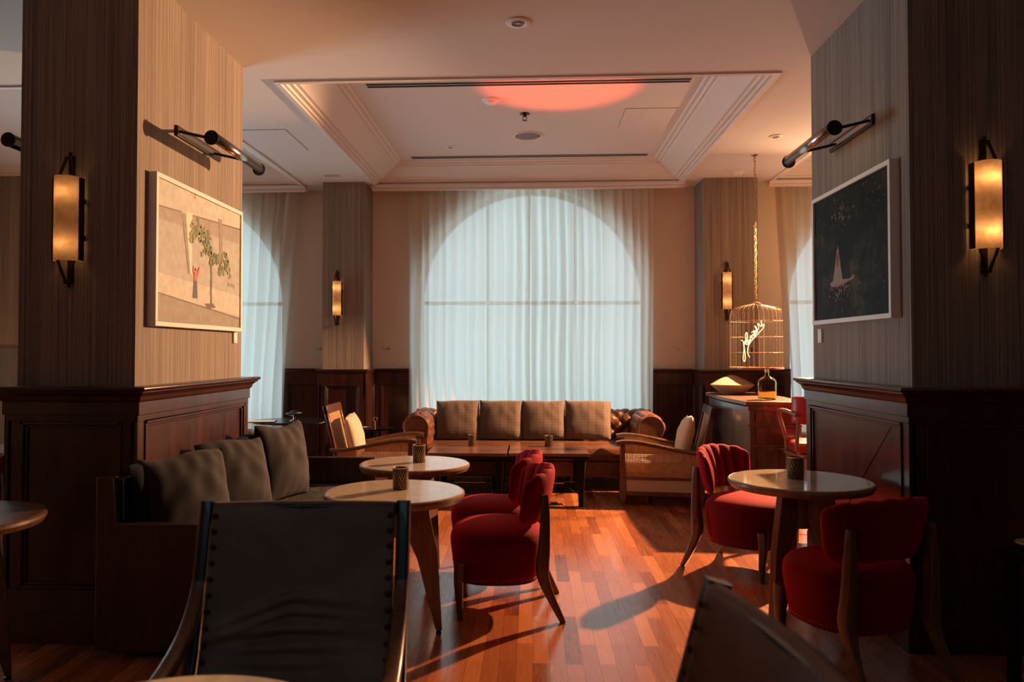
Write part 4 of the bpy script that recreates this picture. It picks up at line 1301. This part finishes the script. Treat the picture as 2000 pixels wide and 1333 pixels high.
# neon word, strokes traced in a frame 150 px high = the cage height
t = thing('neon_sign', 'small glowing warm neon script word planters slanting inside the birdcage', 'neon sign', (BX, BY, 1.235))
SC = .49 / 99 / 8.883
def npt(p): return ((p[0] - 505) * SC, 0, (1245 - p[1]) * SC)
strokes = [
    ('letter_p', [(250, 745), (275, 755), (292, 800), (300, 900), (285, 1000), (285, 1075), (303, 1112), (318, 1075), (314, 960), (300, 850), (303, 775), (322, 770), (325, 800), (305, 815)]),
    ('letter_l', [(325, 805), (345, 740), (358, 660), (350, 620), (332, 622), (328, 680), (330, 760), (340, 815), (362, 818)]),
    ('letter_a', [(362, 818), (382, 780), (376, 745), (360, 752), (362, 790), (385, 775), (392, 730), (398, 760), (415, 745)]),
    ('letter_n', [(415, 745), (408, 690), (415, 668), (430, 690), (440, 715), (435, 665), (448, 645), (465, 660), (472, 685), (485, 665)]),
    ('letter_t', [(485, 665), (470, 600), (455, 575), (468, 620), (488, 650), (505, 630)]),
    ('letter_t', [(425, 612), (450, 598), (480, 585), (500, 570)]),
    ('letter_e', [(505, 630), (515, 600), (505, 575), (492, 590), (505, 620), (528, 605)]),
    ('letter_r', [(528, 605), (520, 555), (508, 520), (485, 500), (505, 545), (525, 570), (548, 545)]),
    ('letter_s', [(548, 545), (545, 500), (530, 465), (550, 460), (570, 490), (585, 510), (598, 480), (590, 430), (592, 402)]),
    ('letter_s', [(598, 480), (620, 470), (640, 475), (636, 500), (612, 500), (600, 480)]),
    ('underline', [(640, 490), (618, 545), (560, 610), (500, 675), (440, 740), (395, 800), (368, 860), (360, 930), (368, 990), (392, 1035)]),
]
for nm, pts in strokes:
    MB().tube(smoothpts([npt(p) for p in pts], 5), .0034, 8).build(nm, 'neon', t, smooth=2)
MB().box((-.045, .01, .17), (-.03, .03, .21)).tube([(-.04, .02, .17), (-.035, .025, .02)], .002).build('transformer', 'black', t)
MB().tube([(.03, 0, .47), (.03, 0, .64)], .0012).tube([(-.09, 0, .27), (-.09, 0, .60)], .001).build('hanging_wire', 'black', t)
lamp('neon_light', 'POINT', (BX, BY - .02, 1.50), .5, (1, .6, .22), shadow_soft_size=.06)

# bar stool with bent arms (faces +y locally)
t = thing('bar_stool', 'red leather bar stool with bent wooden arms beside the right pillar', 'bar stool', (2.17, 6.0, 0), R(-6))
MB().box((-.2, -.19, .635), (.2, .2, .725)).build('seat', 'redleather', t, bevel=.03, seg=4)
MB().box((-.205, -.195, .60), (.205, .205, .637)).build('seat_frame', 'oak', t, bevel=.006)
def f(u, v):
    a = R(-90 - 44 + 88 * u); th = 2 * pi * v
    ce, se = cos(th), sin(th); e = 1 - abs(2 * u - 1) ** 8
    return ((.31 + .02 * ce * e) * cos(a), .09 + (.31 + .02 * ce * e) * sin(a), .965 + .105 * math.copysign(abs(se) ** .4, se) * (.9 + .1 * e))
MB().grid(f, 24, 20, cv=True).build('backrest', 'redleather', t, smooth=1.2)
for s in (-1, 1):
    P = smoothpts([(s * .195, -.20, .93), (s * .245, -.10, .955), (s * .262, .05, .95), (s * .258, .10, .91), (s * .235, .09, .82), (s * .215, .08, .74), (s * .205, .08, .65)], 6)
    MB().tube(P, 1, 10, flat=(.014, .014)).build('arm', 'oak', t, smooth=1)
    MB().tube([(s * .17, -.17, .67), (s * .20, -.21, 0)], [.019, .012], 10).build('leg', 'oak', t)
    MB().tube([(s * .17, .17, .67), (s * .20, .21, 0)], [.019, .012], 10).build('leg', 'oak', t)
    MB().tube([(s * .20, -.22, .68), (s * .19, -.235, .90)], [.016, .012], 10).build('back_post', 'oak', t)
MB().tube([(-.19, .19, .25), (.19, .19, .25)], .009).tube([(-.19, -.19, .32), (.19, -.19, .32)], .009).tube([(-.19, -.19, .28), (-.19, .19, .28)], .009).tube([(.19, -.19, .28), (.19, .19, .28)], .009).build('foot_rail', 'brass', t)

# ================================================================== SMALL TABLES AND OBJECTS
t = thing('pedestal_table', 'dark glossy oval table in front of the left-hand window', 'table', (-2.38, 7.55, 0))
MB().lathe([(.0001, .695), (.37, .695), (.39, .705), (.385, .72), (.0001, .72)], 56).build('table_top', 'blackwood', t)
t.children[0].scale = (1.05, .8, 1)
MB().lathe([(.20, 0), (.19, .015), (.05, .04), (.03, .10), (.03, .60), (.06, .68), (.10, .695)], 28).build('pedestal', 'blackwood', t)
t = thing('footed_ashtray', 'small metal footed dish standing on the dark table by the left window', 'dish', (-2.36, 7.52, .72))
MB().lathe([(.045, 0), (.045, .004), (.012, .012), (.010, .035), (.03, .045), (.075, .062), (.082, .075), (.078, .078), (.03, .055), (.0001, .052)], 32).build('bowl', 'chrome', t)
MB().lathe([(.03, .078), (.05, .085), (.03, .098), (.0001, .10)], 24).build('lid', 'bronze', t)
t = thing('menu_folder', 'thin closed folder overhanging the left end of the dark table', 'folder', (-2.64, 7.36, .72), R(12))
MB().box((-.14, -.10, 0), (.14, .10, .008)).build('cover', 'black', t, bevel=.001)
MB().box((-.135, -.095, .008), (.135, .095, .010)).build('page', 'white', t)
t = thing('tray_table', 'small round dark tray table with a ring handle left of the sofa', 'side table', (-1.68, 8.15, 0))
MB().lathe([(.0001, .575), (.195, .575), (.20, .59), (.194, .592), (.19, .582), (.0001, .581)], 40).build('tray', 'bronze', t)
MB().lathe([(.12, 0), (.12, .01), (.012, .02), (.010, .3), (.010, .575)], 20).build('stem', 'bronze', t)
MB().tube([(0, 0, .58), (0, 0, .66)], .006).tube([(.022 * cos(2 * pi * k / 20), 0, .682 + .022 * sin(2 * pi * k / 20)) for k in range(20)], .004, 6, closed=True).build('ring_handle', 'brass', t)
t = thing('side_table', 'low black square side table in the dark bottom right corner', 'side table', (2.22, 3.17, 0), R(28))
MB().box((-.24, -.24, .56), (.24, .24, .60)).build('table_top', 'ebony', t, bevel=.006)
for sx in (-1, 1):
    for sy in (-1, 1):
        MB().box((sx * .20 - .02, sy * .20 - .02, 0), (sx * .20 + .02, sy * .20 + .02, .56)).build('leg', 'ebony', t, bevel=.003)
t = tag(MB().lathe([(.0001, 0), (.066, 0), (.07, .004), (.066, .008), (.0001, .008)], 40).build('coaster', 'marble', loc=(2.085, 3.33, .60)), 'pale round coaster on the black side table at the right edge', 'coaster')
t = thing('floor_socket', 'small brass floor socket plate near the coffee tables', 'floor socket', (.20, 7.10, 0), R(6))
MB().box((-.075, -.045, 0), (.075, .045, .004)).build('plate', 'brass', t, bevel=.001)
MB().box((-.03, -.03, .004), (.03, .03, .02)).build('plug', 'black', t, bevel=.003)
P = smoothpts([(-1.2, 7.76, .006), (-.98, 7.58, .006), (-.7, 7.52, .006), (-.3, 7.56, .006), (0, 7.50, .006), (.13, 7.38, .006), (.19, 7.13, .008)], 8)
tag(MB().tube(P, .004, 6).build('power_cable', 'plastic'), 'thin pale cable trailing on the floor under the coffee tables', 'cable')
t = thing('tall_screen', 'plain dark wooden screen seen at the far left edge beyond the pillar', 'screen', (-5.4, 7.9, 0))
MB().box((-.8, -.02, 0), (.8, .02, 1.45)).build('panel', 'cabside', t, bevel=.004)
MB().box((-.8, -.03, 1.45), (.8, .03, 1.48)).build('top_rail', 'cabinet', t, bevel=.004)
